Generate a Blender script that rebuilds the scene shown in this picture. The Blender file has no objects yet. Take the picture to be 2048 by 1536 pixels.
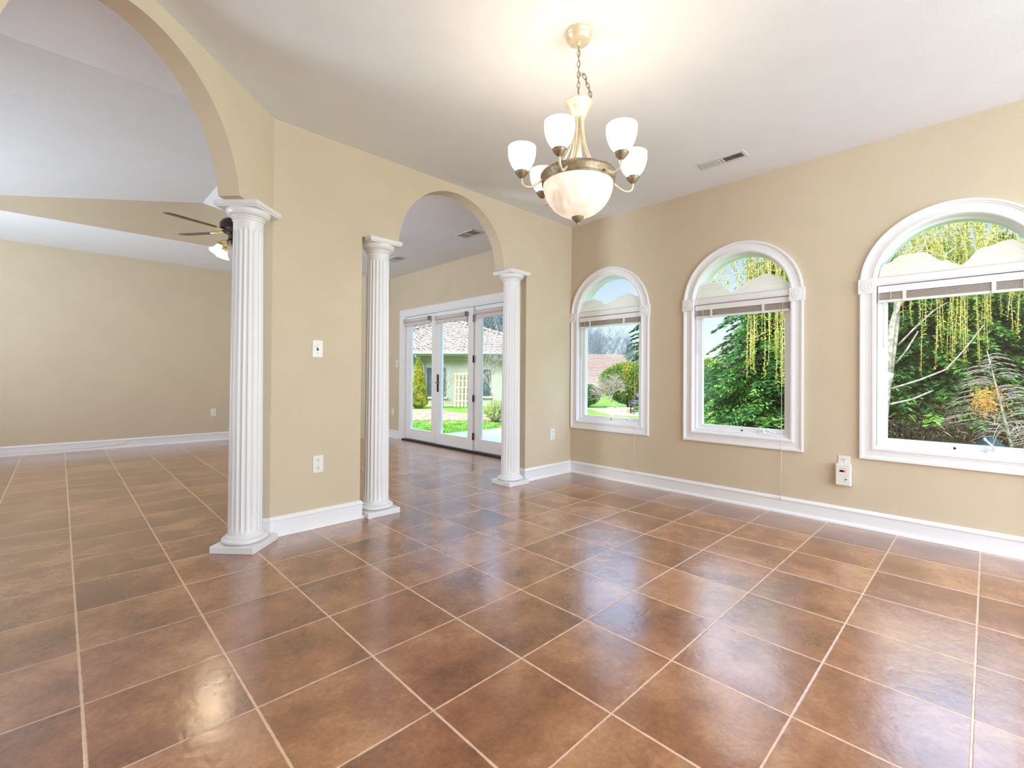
import bpy, bmesh, math, random
import numpy as np
from mathutils import Vector, Matrix

S = bpy.context.scene
COL = S.collection
PI = math.pi
random.seed(7)

# ------------------------------------------------------------------ camera
cam_d = bpy.data.cameras.new('camera')
cam = bpy.data.objects.new('camera', cam_d)
COL.objects.link(cam)
YAW, PITCH, ROLL = 0.773271, 0.006198, 0.007331
fw = Vector((math.cos(PITCH)*math.sin(YAW), math.cos(PITCH)*math.cos(YAW), math.sin(PITCH)))
rt = Vector((math.cos(YAW), -math.sin(YAW), 0))
up = rt.cross(fw)
r2 = rt*math.cos(ROLL) + up*math.sin(ROLL)
u2 = up*math.cos(ROLL) - rt*math.sin(ROLL)
CAM = Vector((-3.69872, -3.26531, 1.07651))
M = Matrix((r2, u2, -fw)).transposed().to_4x4()
M.translation = CAM
cam.matrix_world = M
cam_d.sensor_width = 36.0
cam_d.lens = 16.3213
cam_d.shift_x = -1.15/2048
cam_d.shift_y = -20.69/2048
cam_d.clip_start = 0.05
cam_d.clip_end = 400
S.camera = cam

# ------------------------------------------------------------------ world, sun, exposure
W = bpy.data.worlds.new('sky')
S.world = W
W.use_nodes = True
nt = W.node_tree
bgn = nt.nodes['Background']
sky = nt.nodes.new('ShaderNodeTexSky')
sky.sky_type = 'NISHITA'
sky.sun_disc = False
sky.sun_elevation = math.radians(38)
sky.sun_rotation = math.radians(262)
sky.air_density = 1.0
sky.dust_density = 1.0
sky.ozone_density = 1.0
hsv = nt.nodes.new('ShaderNodeHueSaturation')
hsv.inputs['Saturation'].default_value = 0.72
nt.links.new(sky.outputs[0], hsv.inputs['Color'])
nt.links.new(hsv.outputs[0], bgn.inputs['Color'])
# brightness added higher up for floor reflections, clear pale blue near the horizon
gtc = nt.nodes.new('ShaderNodeTexCoord'); gsep = nt.nodes.new('ShaderNodeSeparateXYZ'); gmr = nt.nodes.new('ShaderNodeMapRange')
gmr.interpolation_type = 'SMOOTHSTEP'
nt.links.new(gtc.outputs['Generated'], gsep.inputs[0]); nt.links.new(gsep.outputs['Z'], gmr.inputs['Value'])
gmr.inputs['From Min'].default_value = 0.30; gmr.inputs['From Max'].default_value = 0.60
gmr.inputs['To Min'].default_value = 0.115; gmr.inputs['To Max'].default_value = 1.7
nt.links.new(gmr.outputs[0], bgn.inputs['Strength'])

sun_d = bpy.data.lights.new('sun', 'SUN')
sun_d.energy = 1.2
sun_d.angle = math.radians(0.6)
sun_d.color = (1.0, 0.95, 0.86)
sun = bpy.data.objects.new('sun', sun_d)
COL.objects.link(sun)
to_sun = Vector((-0.78, 0.10, 0.62)).normalized()
sun.rotation_euler = to_sun.to_track_quat('Z', 'Y').to_euler()
sun.location = (-20, 0, 20)

def area(name, loc, to, sx, sy, watts, col):
    d = bpy.data.lights.new(name, 'AREA'); d.shape = 'RECTANGLE'; d.size = sx; d.size_y = sy; d.energy = watts; d.color = col
    o = bpy.data.objects.new(name, d); COL.objects.link(o); o.location = loc
    o.rotation_euler = (Vector(to)-Vector(loc)).to_track_quat('-Z', 'Y').to_euler()
    return o
# added fill lamps standing in for daylight, behind the camera and at far left
area('fill_behind', (-1.8, -6.3, 1.45), (-1.6, 0, 2.4), 4.2, 2.2, 170, (0.76, 0.89, 1.0))
area('fill_left', (-7.85, 3.05, 1.3), (-2.6, 3.0, 4.4), 1.5, 2.2, 180, (0.74, 0.89, 1.0)).data.spread = math.radians(115)

S.view_settings.view_transform = 'Standard'
S.view_settings.look = 'None'
S.view_settings.exposure = 0.55
S.view_settings.gamma = 1.0
S.view_settings.use_curve_mapping = False
S.cycles.use_denoising = True
S.cycles.max_bounces = 10
S.cycles.diffuse_bounces = 6
S.cycles.glossy_bounces = 4
S.cycles.transparent_max_bounces = 16
S.cycles.caustics_reflective = False
S.cycles.caustics_refractive = False
S.cycles.sample_clamp_indirect = 6.0

# ------------------------------------------------------------------ materials
def lin(c):
    return tuple(((v/255)/12.92 if v/255 <= 0.04045 else ((v/255+0.055)/1.055)**2.4) for v in c) + (1.0,)

def mat(name, rgb, rough=0.6, metal=0.0, noise=0.0, nscale=20, bump=0.0, bscale=80, spec=0.5, emit=None, estr=0.0, rgb2=None, coat=0.0):
    m = bpy.data.materials.new(name)
    m.use_nodes = True
    n = m.node_tree
    b = n.nodes['Principled BSDF']
    b.inputs['Roughness'].default_value = rough
    b.inputs['Metallic'].default_value = metal
    b.inputs['Specular IOR Level'].default_value = spec
    b.inputs['Coat Weight'].default_value = coat
    tc = n.nodes.new('ShaderNodeTexCoord')
    no = n.nodes.new('ShaderNodeTexNoise')
    no.inputs['Scale'].default_value = nscale
    no.inputs['Detail'].default_value = 4
    n.links.new(tc.outputs['Object'], no.inputs['Vector'])
    cr = n.nodes.new('ShaderNodeValToRGB')
    c1 = lin(rgb)
    c2 = lin(rgb2) if rgb2 else tuple(max(0, v*(1-noise)) for v in c1[:3]) + (1,)
    cr.color_ramp.elements[0].position = 0.38
    cr.color_ramp.elements[1].position = 0.62
    cr.color_ramp.elements[0].color = c2
    cr.color_ramp.elements[1].color = c1
    n.links.new(no.outputs['Fac'], cr.inputs['Fac'])
    n.links.new(cr.outputs['Color'], b.inputs['Base Color'])
    if bump > 0:
        n2 = n.nodes.new('ShaderNodeTexNoise')
        n2.inputs['Scale'].default_value = bscale
        n2.inputs['Detail'].default_value = 3
        n.links.new(tc.outputs['Object'], n2.inputs['Vector'])
        bp = n.nodes.new('ShaderNodeBump')
        bp.inputs['Strength'].default_value = bump
        bp.inputs['Distance'].default_value = 0.004
        n.links.new(n2.outputs['Fac'], bp.inputs['Height'])
        n.links.new(bp.outputs['Normal'], b.inputs['Normal'])
    if emit:
        b.inputs['Emission Color'].default_value = lin(emit)
        b.inputs['Emission Strength'].default_value = estr
    return m

def leafmat(name, stops, trans=0.35, scale=1.6, rough=0.6, contrast=(0.35, 0.65)):
    m = bpy.data.materials.new(name)
    m.use_nodes = True
    n = m.node_tree
    b = n.nodes['Principled BSDF']
    b.inputs['Roughness'].default_value = rough
    b.inputs['Specular IOR Level'].default_value = 0.25
    geo = n.nodes.new('ShaderNodeNewGeometry')
    tc = n.nodes.new('ShaderNodeTexCoord')
    no = n.nodes.new('ShaderNodeTexNoise')
    no.inputs['Scale'].default_value = scale
    no.inputs['Detail'].default_value = 3
    n.links.new(tc.outputs['Object'], no.inputs['Vector'])
    mx = n.nodes.new('ShaderNodeMath'); mx.operation = 'MULTIPLY_ADD'
    mx.inputs[1].default_value = 0.34
    n.links.new(geo.outputs['Random Per Island'], mx.inputs[0])
    sb = n.nodes.new('ShaderNodeMath'); sb.operation = 'SUBTRACT'
    n.links.new(no.outputs['Fac'], sb.inputs[0]); sb.inputs[1].default_value = 0.17
    n.links.new(sb.outputs[0], mx.inputs[2])
    cr = n.nodes.new('ShaderNodeValToRGB')
    el = cr.color_ramp.elements
    while len(el) < len(stops):
        el.new(0.5)
    for i, s in enumerate(stops):
        el[i].position = contrast[0] + (contrast[1]-contrast[0])*i/(len(stops)-1)
        el[i].color = lin(s)
    n.links.new(mx.outputs[0], cr.inputs['Fac'])
    n.links.new(cr.outputs['Color'], b.inputs['Base Color'])
    tr = n.nodes.new('ShaderNodeBsdfTranslucent')
    n.links.new(cr.outputs['Color'], tr.inputs['Color'])
    mix = n.nodes.new('ShaderNodeMixShader')
    mix.inputs[0].default_value = trans
    n.links.new(b.outputs[0], mix.inputs[1]); n.links.new(tr.outputs[0], mix.inputs[2])
    n.links.new(mix.outputs[0], n.nodes['Material Output'].inputs[0])
    return m

def tile_mat():
    T = 0.404
    m = bpy.data.materials.new('terracotta_tile'); m.use_nodes = True
    n = m.node_tree; L = n.links.new
    b = n.nodes['Principled BSDF']
    def node(t, **k):
        x = n.nodes.new(t)
        for a, v in k.items(): setattr(x, a, v)
        return x
    def mth(op, a, bb=None, c=None):
        x = node('ShaderNodeMath', operation=op)
        for i, v in enumerate((a, bb, c)):
            if v is None: continue
            if isinstance(v, (int, float)): x.inputs[i].default_value = v
            else: L(v, x.inputs[i])
        return x.outputs[0]
    geo = node('ShaderNodeNewGeometry')
    sep = node('ShaderNodeSeparateXYZ'); L(geo.outputs['Position'], sep.inputs[0])
    wob = node('ShaderNodeTexNoise'); wob.inputs['Scale'].default_value = 28; wob.inputs['Detail'].default_value = 3
    L(geo.outputs['Position'], wob.inputs['Vector'])
    w = mth('MULTIPLY', mth('SUBTRACT', wob.outputs['Fac'], 0.5), 0.005)
    ds = []
    for ax, gw in (('X', 0.0030), ('Y', 0.0022)):
        u = mth('DIVIDE', sep.outputs[ax], T)
        f = mth('FRACT', mth('ADD', u, 100.5))
        d = mth('MULTIPLY', mth('ABSOLUTE', mth('SUBTRACT', f, 0.5)), T)     # distance to grout centre
        d = mth('ADD', d, w)
        ds.append(mth('SUBTRACT', d, gw))
    dm = mth('MINIMUM', ds[0], ds[1])
    gr = node('ShaderNodeMapRange'); gr.inputs['From Min'].default_value = -0.0005; gr.inputs['From Max'].default_value = 0.0022
    L(dm, gr.inputs['Value'])
    grout = gr.outputs[0]          # 0 in grout, 1 on tile
    # per tile random
    cx = mth('FLOOR', mth('ADD', mth('DIVIDE', sep.outputs['X'], T), 0.0))
    cy = mth('FLOOR', mth('ADD', mth('DIVIDE', sep.outputs['Y'], T), 0.0))
    cmb = node('ShaderNodeCombineXYZ'); L(cx, cmb.inputs[0]); L(cy, cmb.inputs[1])
    wn = node('ShaderNodeTexWhiteNoise'); L(cmb.outputs[0], wn.inputs['Vector'])
    add = node('ShaderNodeVectorMath', operation='MULTIPLY_ADD')
    L(wn.outputs['Color'], add.inputs[0]); add.inputs[1].default_value = (30, 30, 30); L(geo.outputs['Position'], add.inputs[2])
    n1 = node('ShaderNodeTexNoise'); n1.inputs['Scale'].default_value = 3.2; n1.inputs['Detail'].default_value = 7; n1.inputs['Roughness'].default_value = 0.62
    L(add.outputs[0], n1.inputs['Vector'])
    n2 = node('ShaderNodeTexNoise'); n2.inputs['Scale'].default_value = 55; n2.inputs['Detail'].default_value = 5; n2.inputs['Roughness'].default_value = 0.7
    L(add.outputs[0], n2.inputs['Vector'])
    v = mth('ADD', mth('MULTIPLY', n1.outputs['Fac'], 0.68), mth('MULTIPLY', n2.outputs['Fac'], 0.22))
    v = mth('ADD', v, mth('MULTIPLY', wn.outputs['Value'], 0.10))
    cr = node('ShaderNodeValToRGB'); L(v, cr.inputs['Fac'])
    el = cr.color_ramp.elements; el.new(0.5)
    for e, (p, c) in zip(el, ((0.36, (110, 62, 32)), (0.50, (152, 98, 62)), (0.64, (190, 138, 98)))):
        e.position = p; e.color = lin(c)
    mixc = node('ShaderNodeMix', data_type='RGBA')
    L(grout, mixc.inputs[0]); mixc.inputs[6].default_value = lin((226, 190, 162)); L(cr.outputs[0], mixc.inputs[7])
    L(mixc.outputs[2], b.inputs['Base Color'])
    rr = node('ShaderNodeMapRange'); rr.inputs['To Min'].default_value = 0.75; rr.inputs['To Max'].default_value = 0.25
    L(grout, rr.inputs['Value'])
    rv = mth('ADD', rr.outputs[0], mth('MULTIPLY', mth('SUBTRACT', n2.outputs['Fac'], 0.5), 0.12))
    L(rv, b.inputs['Roughness'])
    sp = mth('MULTIPLY', grout, 0.25)
    b.inputs['IOR'].default_value = 1.5
    b.inputs['Coat Weight'].default_value = 0.9; b.inputs['Coat Roughness'].default_value = 0.17; b.inputs['Coat IOR'].default_value = 1.9
    L(sp, b.inputs['Specular IOR Level'])
    # bump : slate-like undulation, fine pits, recessed grout
    n3 = node('ShaderNodeTexNoise'); n3.inputs['Scale'].default_value = 16; n3.inputs['Detail'].default_value = 4; n3.inputs['Distortion'].default_value = 0.6
    L(add.outputs[0], n3.inputs['Vector'])
    hgt = mth('ADD', mth('MULTIPLY', n3.outputs['Fac'], 0.0026), mth('MULTIPLY', n2.outputs['Fac'], 0.0006))
    hgt = mth('ADD', hgt, mth('MULTIPLY', grout, 0.0016))
    bp = node('ShaderNodeBump'); bp.inputs['Strength'].default_value = 0.42; bp.inputs['Distance'].default_value = 1.0
    L(hgt, bp.inputs['Height']); L(bp.outputs[0], b.inputs['Normal']); L(bp.outputs[0], b.inputs['Coat Normal'])
    return m

def glass_mat(name='window_glass', tint=(0.97, 0.99, 0.985)):
    m = bpy.data.materials.new(name); m.use_nodes = True
    n = m.node_tree; n.nodes.remove(n.nodes['Principled BSDF'])
    t = n.nodes.new('ShaderNodeBsdfTransparent'); t.inputs[0].default_value = (*tint, 1)
    g = n.nodes.new('ShaderNodeBsdfGlossy'); g.inputs['Roughness'].default_value = 0.02
    lw = n.nodes.new('ShaderNodeLayerWeight')
    pw = n.nodes.new('ShaderNodeMath'); pw.operation = 'POWER'; pw.inputs[1].default_value = 5.0
    n.links.new(lw.outputs['Facing'], pw.inputs[0])
    fr = n.nodes.new('ShaderNodeMath'); fr.operation = 'MULTIPLY_ADD'; fr.inputs[1].default_value = 0.95; fr.inputs[2].default_value = 0.04
    n.links.new(pw.outputs[0], fr.inputs[0])
    mx = n.nodes.new('ShaderNodeMixShader')
    n.links.new(fr.outputs[0], mx.inputs[0]); n.links.new(t.outputs[0], mx.inputs[1]); n.links.new(g.outputs[0], mx.inputs[2])
    n.links.new(mx.outputs[0], n.nodes['Material Output'].inputs[0])
    return m

def shade_glass(name, rgb, e, sc=9, lo=0.75):
    m = bpy.data.materials.new(name); m.use_nodes = True
    n = m.node_tree; b = n.nodes['Principled BSDF']
    b.inputs['Base Color'].default_value = lin((238, 228, 210)); b.inputs['Roughness'].default_value = 0.3
    tc = n.nodes.new('ShaderNodeTexCoord'); no = n.nodes.new('ShaderNodeTexNoise')
    no.inputs['Scale'].default_value = sc; no.inputs['Detail'].default_value = 3; no.inputs['Distortion'].default_value = 2.2
    n.links.new(tc.outputs['Object'], no.inputs['Vector'])
    mr = n.nodes.new('ShaderNodeMapRange'); mr.inputs['From Min'].default_value = 0.35; mr.inputs['From Max'].default_value = 0.65
    mr.inputs['To Min'].default_value = e*lo; mr.inputs['To Max'].default_value = e
    n.links.new(no.outputs['Fac'], mr.inputs['Value'])
    n.links.new(mr.outputs[0], b.inputs['Emission Strength'])
    b.inputs['Emission Color'].default_value = lin(rgb)
    return m

MT = dict(
    wall=mat('beige_wall_paint', (210, 195, 170), 0.75, noise=0.03, nscale=3, bump=0.25, bscale=160, spec=0.3),
    ceil=mat('white_ceiling_paint', (232, 236, 241), 0.9, noise=0.02, nscale=4, bump=0.3, bscale=220, spec=0.2),
    trim=mat('white_semigloss', (236, 236, 238), 0.35, noise=0.01, nscale=5),
    column=mat('white_column_paint', (232, 231, 232), 0.4, noise=0.02, nscale=6),
    tile=tile_mat(), glass=glass_mat(),
    plastic=mat('white_plastic', (232, 230, 224), 0.35, noise=0.01),
    dark=mat('painted_duct_shade', (35, 28, 24), 0.8, noise=0.2),
    slot=mat('slot_dark', (60, 45, 35), 0.7, noise=0.1),
    black=mat('black_metal', (24, 28, 30), 0.45, noise=0.1),
    bronze=mat('oil_rubbed_bronze', (70, 68, 70), 0.35, metal=0.8, noise=0.2),
    gold=mat('brushed_champagne', (226, 214, 186), 0.38, metal=0.5, noise=0.08, nscale=30),
    pewter=mat('antique_brass', (160, 144, 116), 0.42, metal=0.6, noise=0.3, nscale=60),
    vent=mat('vent_white', (214, 214, 212), 0.5, noise=0.02),
    ventg=mat('vent_grey', (150, 150, 152), 0.6, noise=0.05),
    paper=mat('pleated_paper', (240, 234, 224), 0.9, noise=0.02, nscale=40, bump=0.1),
    slat=mat('blind_slat', (196, 180, 168), 0.45, noise=0.03),
    wood=mat('fan_blade_wood', (96, 62, 42), 0.4, noise=0.3, nscale=12),
    brass=mat('polished_brass', (206, 170, 100), 0.25, metal=0.9, noise=0.05),
    cord=mat('cord_white', (228, 220, 206), 0.7, noise=0.02),
    nickel=mat('satin_nickel', (150, 150, 155), 0.3, metal=0.9, noise=0.05),
    redled=mat('red_display', (120, 8, 20), 0.3, noise=0.1, emit=(255, 40, 70), estr=0.8),
    darkled=mat('dark_display', (18, 6, 8), 0.2, noise=0.1),
    shade=shade_glass('alabaster_shade', (255, 246, 232), 0.85, lo=0.7),
    bowl=shade_glass('alabaster_bowl', (255, 240, 218), 0.42, sc=7, lo=0.4),
    fanshade=shade_glass('fan_bell_glass', (255, 236, 190), 3.0, lo=0.9),
)

MT['paper'] = leafmat('pleated_paper', [(248, 244, 237), (248, 245, 238)], 0.4, 30, 0.9)
MT['slat'] = mat('blind_slat', (214, 202, 192), 0.45, noise=0.03)
# ------------------------------------------------------------------ mesh building helpers
class MB:
    def __init__(s): s.v = []; s.f = []; s.sm = []
    def add(s, vs, fs, smooth=False):
        o = len(s.v); s.v += [tuple(p) for p in vs]
        for f in fs: s.f.append(tuple(i+o for i in f)); s.sm.append(smooth)
    def box(s, a, b, M_=None):
        x0, y0, z0 = a; x1, y1, z1 = b
        if x0 > x1: x0, x1 = x1, x0
        if y0 > y1: y0, y1 = y1, y0
        if z0 > z1: z0, z1 = z1, z0
        vs = [(x0,y0,z0),(x1,y0,z0),(x1,y1,z0),(x0,y1,z0),(x0,y0,z1),(x1,y0,z1),(x1,y1,z1),(x0,y1,z1)]
        if M_: vs = [tuple(M_ @ Vector(p)) for p in vs]
        s.add(vs, [(0,3,2,1),(4,5,6,7),(0,1,5,4),(1,2,6,5),(2,3,7,6),(3,0,4,7)])
    def lathe(s, prof, c=(0,0,0), n=32, M_=None, cap=True, smooth=True, rf=None):
        vs = []
        for i, (r, z) in enumerate(prof):
            for k in range(n):
                a = 2*PI*k/n
                rr = rf(r, i, a) if rf else r
                p = Vector((rr*math.cos(a), rr*math.sin(a), z))
                if M_: p = M_ @ p
                vs.append(tuple(p + Vector(c)))
        # crisp edges where the profile turns sharply
        runs = [[0]]
        for i in range(1, len(prof)-1):
            a = math.atan2(prof[i][1]-prof[i-1][1], prof[i][0]-prof[i-1][0]); b = math.atan2(prof[i+1][1]-prof[i][1], prof[i+1][0]-prof[i][0])
            d = abs((b-a+PI) % (2*PI) - PI)
            runs[-1].append(i)
            if d > 0.75 and rf is None: runs.append([i])
        runs[-1].append(len(prof)-1)
        for run in runs:
            sub = [vs[i*n+k] for i in run for k in range(n)]
            fs = [(i*n+k, i*n+(k+1) % n, (i+1)*n+(k+1) % n, (i+1)*n+k) for i in range(len(run)-1) for k in range(n)]
            s.add(sub, fs, smooth)
        if cap:
            m = len(prof)-1
            if prof[0][0] > 1e-4: s.add(vs[:n], [tuple(reversed(range(n)))])
            if prof[m][0] > 1e-4: s.add(vs[m*n:], [tuple(range(n))])
    def tube(s, pts, r, n=8, closed=False):
        pts = [Vector(p) for p in pts]; N = len(pts)
        rs = r if isinstance(r, (list, tuple)) else [r]*N
        vs = []; prev = None
        for i, p in enumerate(pts):
            if closed: t = pts[(i+1) % N] - pts[i-1]
            else: t = pts[min(i+1, N-1)] - pts[max(i-1, 0)]
            if t.length < 1e-9: t = Vector((0,0,1))
            t.normalize()
            if prev is None:
                a = Vector((0,0,1)) if abs(t.z) < 0.9 else Vector((1,0,0))
                u = t.cross(a).normalized()
            else:
                u = (prev - t*prev.dot(t))
                u = u.normalized() if u.length > 1e-6 else t.orthogonal().normalized()
            prev = u; w = t.cross(u)
            for k in range(n):
                a = 2*PI*k/n
                vs.append(tuple(p + (u*math.cos(a) + w*math.sin(a))*rs[i]))
        fs = []
        for i in range(N if closed else N-1):
            j = (i+1) % N
            for k in range(n):
                k2 = (k+1) % n
                fs.append((i*n+k, i*n+k2, j*n+k2, j*n+k))
        if not closed:
            fs.append(tuple(reversed(range(n)))); fs.append(tuple(range((N-1)*n, N*n)))
        s.add(vs, fs, True)
    def sweep(s, pts, offs, prof, f3, closed=False):
        """pts/offs: 2D path points and mitre dirs; prof: (offset, height) list; f3(x, y, h) -> 3D"""
        n = len(prof); vs = []
        for (p, o) in zip(pts, offs):
            for (w, h) in prof:
                vs.append(f3(p[0]+o[0]*w, p[1]+o[1]*w, h))
        fs = []
        for i in range(len(pts)-(0 if closed else 1)):
            j = (i+1) % len(pts)
            for k in range(n-1):
                fs.append((i*n+k, j*n+k, j*n+k+1, i*n+k+1))
        if not closed:
            fs.append(tuple(range(n))); fs.append(tuple(reversed(range((len(pts)-1)*n, len(pts)*n))))
        s.add(vs, fs)
    def build(s, name, m, parent=None, loc=None, bevel=0.0):
        me = bpy.data.meshes.new(name)
        v = s.v
        if loc is not None: v = [(p[0]-loc[0], p[1]-loc[1], p[2]-loc[2]) for p in v]
        me.from_pydata(v, [], s.f)
        me.polygons.foreach_set('use_smooth', s.sm)
        me.update()
        bm = bmesh.new(); bm.from_mesh(me); bmesh.ops.recalc_face_normals(bm, faces=bm.faces); bm.to_mesh(me); bm.free()
        o = bpy.data.objects.new(name, me); COL.objects.link(o)
        if isinstance(m, str): m = MT[m]
        me.materials.append(m)
        if loc is not None: o.location = loc
        if parent: o.parent = parent
        if bevel:
            b = o.modifiers.new('bevel', 'BEVEL'); b.width = bevel; b.segments = 2; b.limit_method = 'ANGLE'; b.angle_limit = math.radians(50)
        return o

def tag(o, label=None, cat=None, group=None, kind=None):
    if label: o['label'] = label
    if cat: o['category'] = cat
    if group: o['group'] = group
    if kind: o['kind'] = kind
    return o
def empty(name, loc, rz=0.0, **k):
    o = bpy.data.objects.new(name, None); COL.objects.link(o)
    o.location = loc; o.rotation_euler = (0, 0, rz); o.empty_display_size = 0.1
    return tag(o, **k)
def copy_tree(o, parent=None):
    c = o.copy(); COL.objects.link(c)
    if parent: c.parent = parent
    for ch in list(o.children): copy_tree(ch, c)
    return c

# ------------------------------------------------------------------ shell constants
WX, WY, H = 0.473, 0.058, 2.783
TH = 0.13
A0 = Vector((-2.69, 0.058, 0)); DA = math.radians(43)
DD = Vector((-math.cos(DA), -math.sin(DA), 0)); DN = Vector((math.sin(DA), -math.cos(DA), 0))   # along, towards the dining room

def wall_openings(mb, f, length0, length1, h, openings, th):
    """f(u, z, d): 3D, d = depth behind face. openings: outlines [(u,z)...] from left foot to right foot (u increasing); closed=True adds bottom."""
    us = length0
    for op in openings:
        out, zb = op
        u0, u1 = out[0][0], out[-1][0]
        def slab(a, b, z0, z1):
            vs = [f(a,z0,0), f(b,z0,0), f(b,z1,0), f(a,z1,0), f(a,z0,th), f(b,z0,th), f(b,z1,th), f(a,z1,th)]
            mb.add(vs, [(0,1,2,3),(7,6,5,4)])
        slab(us, u0, 0, h)
        if zb > 0:
            slab(u0, u1, 0, zb)
            mb.add([f(u0,zb,0), f(u1,zb,0), f(u1,zb,th), f(u0,zb,th)], [(0,1,2,3)])
        for (a, za), (b, zb2) in zip(out, out[1:]):
            mb.add([f(a,za,0), f(b,zb2,0), f(b,zb2,th), f(a,za,th)], [(0,1,2,3)])
            if abs(a-b) > 1e-6:
                mb.add([f(a,za,0), f(b,zb2,0), f(b,h,0), f(a,h,0), f(a,za,th), f(b,zb2,th), f(b,h,th), f(a,h,th)], [(0,1,2,3),(7,6,5,4)])
        us = u1
    vs = [f(us,0,0), f(length1,0,0), f(length1,h,0), f(us,h,0), f(us,0,th), f(length1,0,th), f(length1,h,th), f(us,h,th)]
    mb.add(vs, [(0,1,2,3),(7,6,5,4)])
    for u in (length0, length1):
        mb.add([f(u,0,0), f(u,h,0), f(u,h,th), f(u,0,th)], [(0,1,2,3)])
    mb.add([f(length0,h,0), f(length1,h,0), f(length1,h,th), f(length0,h,th)], [(0,1,2,3)])

def arc(c, r, z0, zmin=None, n=40):
    a0 = 0.0
    if zmin is not None and zmin > z0: a0 = math.asin((zmin-z0)/r)
    return [(c - r*math.cos(a0 + (PI-2*a0)*k/n), z0 + r*math.sin(a0 + (PI-2*a0)*k/n)) for k in range(n+1)]

# back wall (arch to the breakfast area): u = x
mb = MB()
ZC = 2.130
o2 = [(-2.062, 0), (-2.062, ZC)] + arc(-1.166, 0.582, 2.130) + [(-0.267, ZC), (-0.267, 0)]
# arc from left to right
wall_openings(mb, lambda u, z, d: (u, WY + d, z), -2.69, WX + 0.02, H, [(o2, 0)], TH)
tag(mb.build('wall_back', 'wall'), kind='structure')
# diagonal wall: u = distance from the corner
mb = MB()
o1 = [(0.012, 0), (0.012, ZC)] + arc(0.981, 0.630, 2.055, zmin=ZC) + [(1.95, ZC), (1.95, 0)]
fd = lambda u, z, d: tuple(A0 + DD*u - DN*d + Vector((0, 0, z)))
wall_openings(mb, fd, 0.0, 2.1, H, [(o1, 0)], TH)
# corner filler behind the pier
p = [A0, A0 + Vector((0, TH, 0)), A0 - DN*TH]
mb.add([(q.x, q.y, z) for z in (0, H) for q in p], [(0,1,4,3),(1,2,5,4),(0,3,5,2),(3,4,5)])
tag(mb.build('wall_diagonal', 'wall'), kind='structure')

# window wall: u = -y
CW = [-0.44, -1.769, -3.10]
wins = []
for c in CW:
    wins.append(([( -c-0.405, 0.582)] + arc(-c, 0.405, 1.76) + [(-c+0.405, 0.582)], 0.582))
mb = MB()
wall_openings(mb, lambda u, z, d: (WX + d, -u, z), -(WY+TH), 6.5, H, wins, 0.17)
tag(mb.build('wall_window_side', 'wall'), kind='structure')
# patio wall with door opening (y 0.188 .. 5.8)
mb = MB()
wall_openings(mb, lambda u, z, d: (WX + d, u, z), WY+TH, 4.9, H+0.02, [([(0.80, 0), (0.80, 2.11), (3.68, 2.11), (3.68, 0)], 0)], 0.17)
tag(mb.build('wall_patio_side', 'wall'), kind='structure')
mb = MB(); mb.box((-8.0, 5.55, 0), (-0.3, 5.68, H)); tag(mb.build('wall_far', 'wall'), kind='structure')
mb = MB(); mb.box((0.02, 4.13, 0), (0.473, 4.9, H)); tag(mb.build('wall_return', 'wall'), kind='structure')
mb = MB(); mb.box((-0.3, 4.90, 0), (0.643, 5.68, H)); tag(mb.build('wall_hall', 'wall'), kind='structure')
mb = MB(); mb.box((-8.13, -3.0, 0), (-8.0, 5.68, H)); tag(mb.build('wall_left', 'wall'), kind='structure')
E = A0 + DD*2.1
mb = MB(); mb.box((E.x-0.13, -6.5, 0), (E.x, E.y+0.06, H)); tag(mb.build('wall_side', 'wall'), kind='structure')
# white panel seen beyond the near pier
mb = MB()
mb.box((-0.42, 4.86, 0.1), (-0.30, 4.90, 0.62)); mb.add([(-0.42,4.87,0.62),(-0.30,4.87,0.62),(-0.42,4.87,0.95),(-0.42,4.90,0.62),(-0.30,4.90,0.62),(-0.42,4.90,0.95)], [(0,1,2),(3,5,4),(0,2,5,3),(1,4,5,2),(0,3,4,1)])
tag(mb.build('trim_hall', 'trim'), kind='structure')

mb = MB(); mb.box((-8.13, -6.5, -0.12), (0.62, 5.68, 0.0)); tag(mb.build('floor', 'tile'), kind='structure')

# ceiling: flat parts, vault over the family room
VX0, VX1, VY0, VY1, RX = -4.85, -1.30, 0.21, 4.0, -2.365
zl = lambda x: 3.343 + (0.22*(x-RX) if x < RX else -0.16*(x-RX))
mb = MB()
for a, b in (((-8.13, -6.5), (0.64, VY0)), ((-8.13, VY1), (0.64, 5.68)), ((-8.13, VY0), (VX0, VY1)), ((VX1, VY0), (0.64, VY1))):
    mb.box((a[0], a[1], H), (b[0], b[1], H+0.12))
tag(mb.build('ceiling', 'ceil'), kind='structure')
mb = MB()
for x0, x1 in ((VX0, RX), (RX, VX1)):
    vs = []
    for z in (0, 0.1):
        vs += [(x0, VY0, zl(x0)+z), (x1, VY0, zl(x1)+z), (x1, VY1, zl(x1)+z), (x0, VY1, zl(x0)+z)]
    mb.add(vs, [(0,1,2,3),(7,6,5,4),(0,4,5,1),(1,5,6,2),(2,6,7,3),(3,7,4,0)])
tag(mb.build('ceiling_vault', 'ceil'), kind='structure')
mb = MB()
for y, d in ((VY1, 0.1), (VY0, -0.1)):
    P = [(VX0, H+0.004), (VX1, H+0.004), (VX1, zl(VX1)+0.05), (RX, 3.393), (VX0, zl(VX0)+0.05)]
    e = -0.003*(1 if d > 0 else -1)
    vs = [(x, y+e, z) for x, z in P] + [(x, y+d, z+0.0) for x, z in P]
    mb.add(vs, [(0,1,2,3,4),(9,8,7,6,5)] + [(i, (i+1) % 5, 5+(i+1) % 5, 5+i) for i in range(5)])
mb.box((VX1, VY0, H+0.12), (VX1+0.1, VY1, zl(VX1)+0.1))
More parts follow.
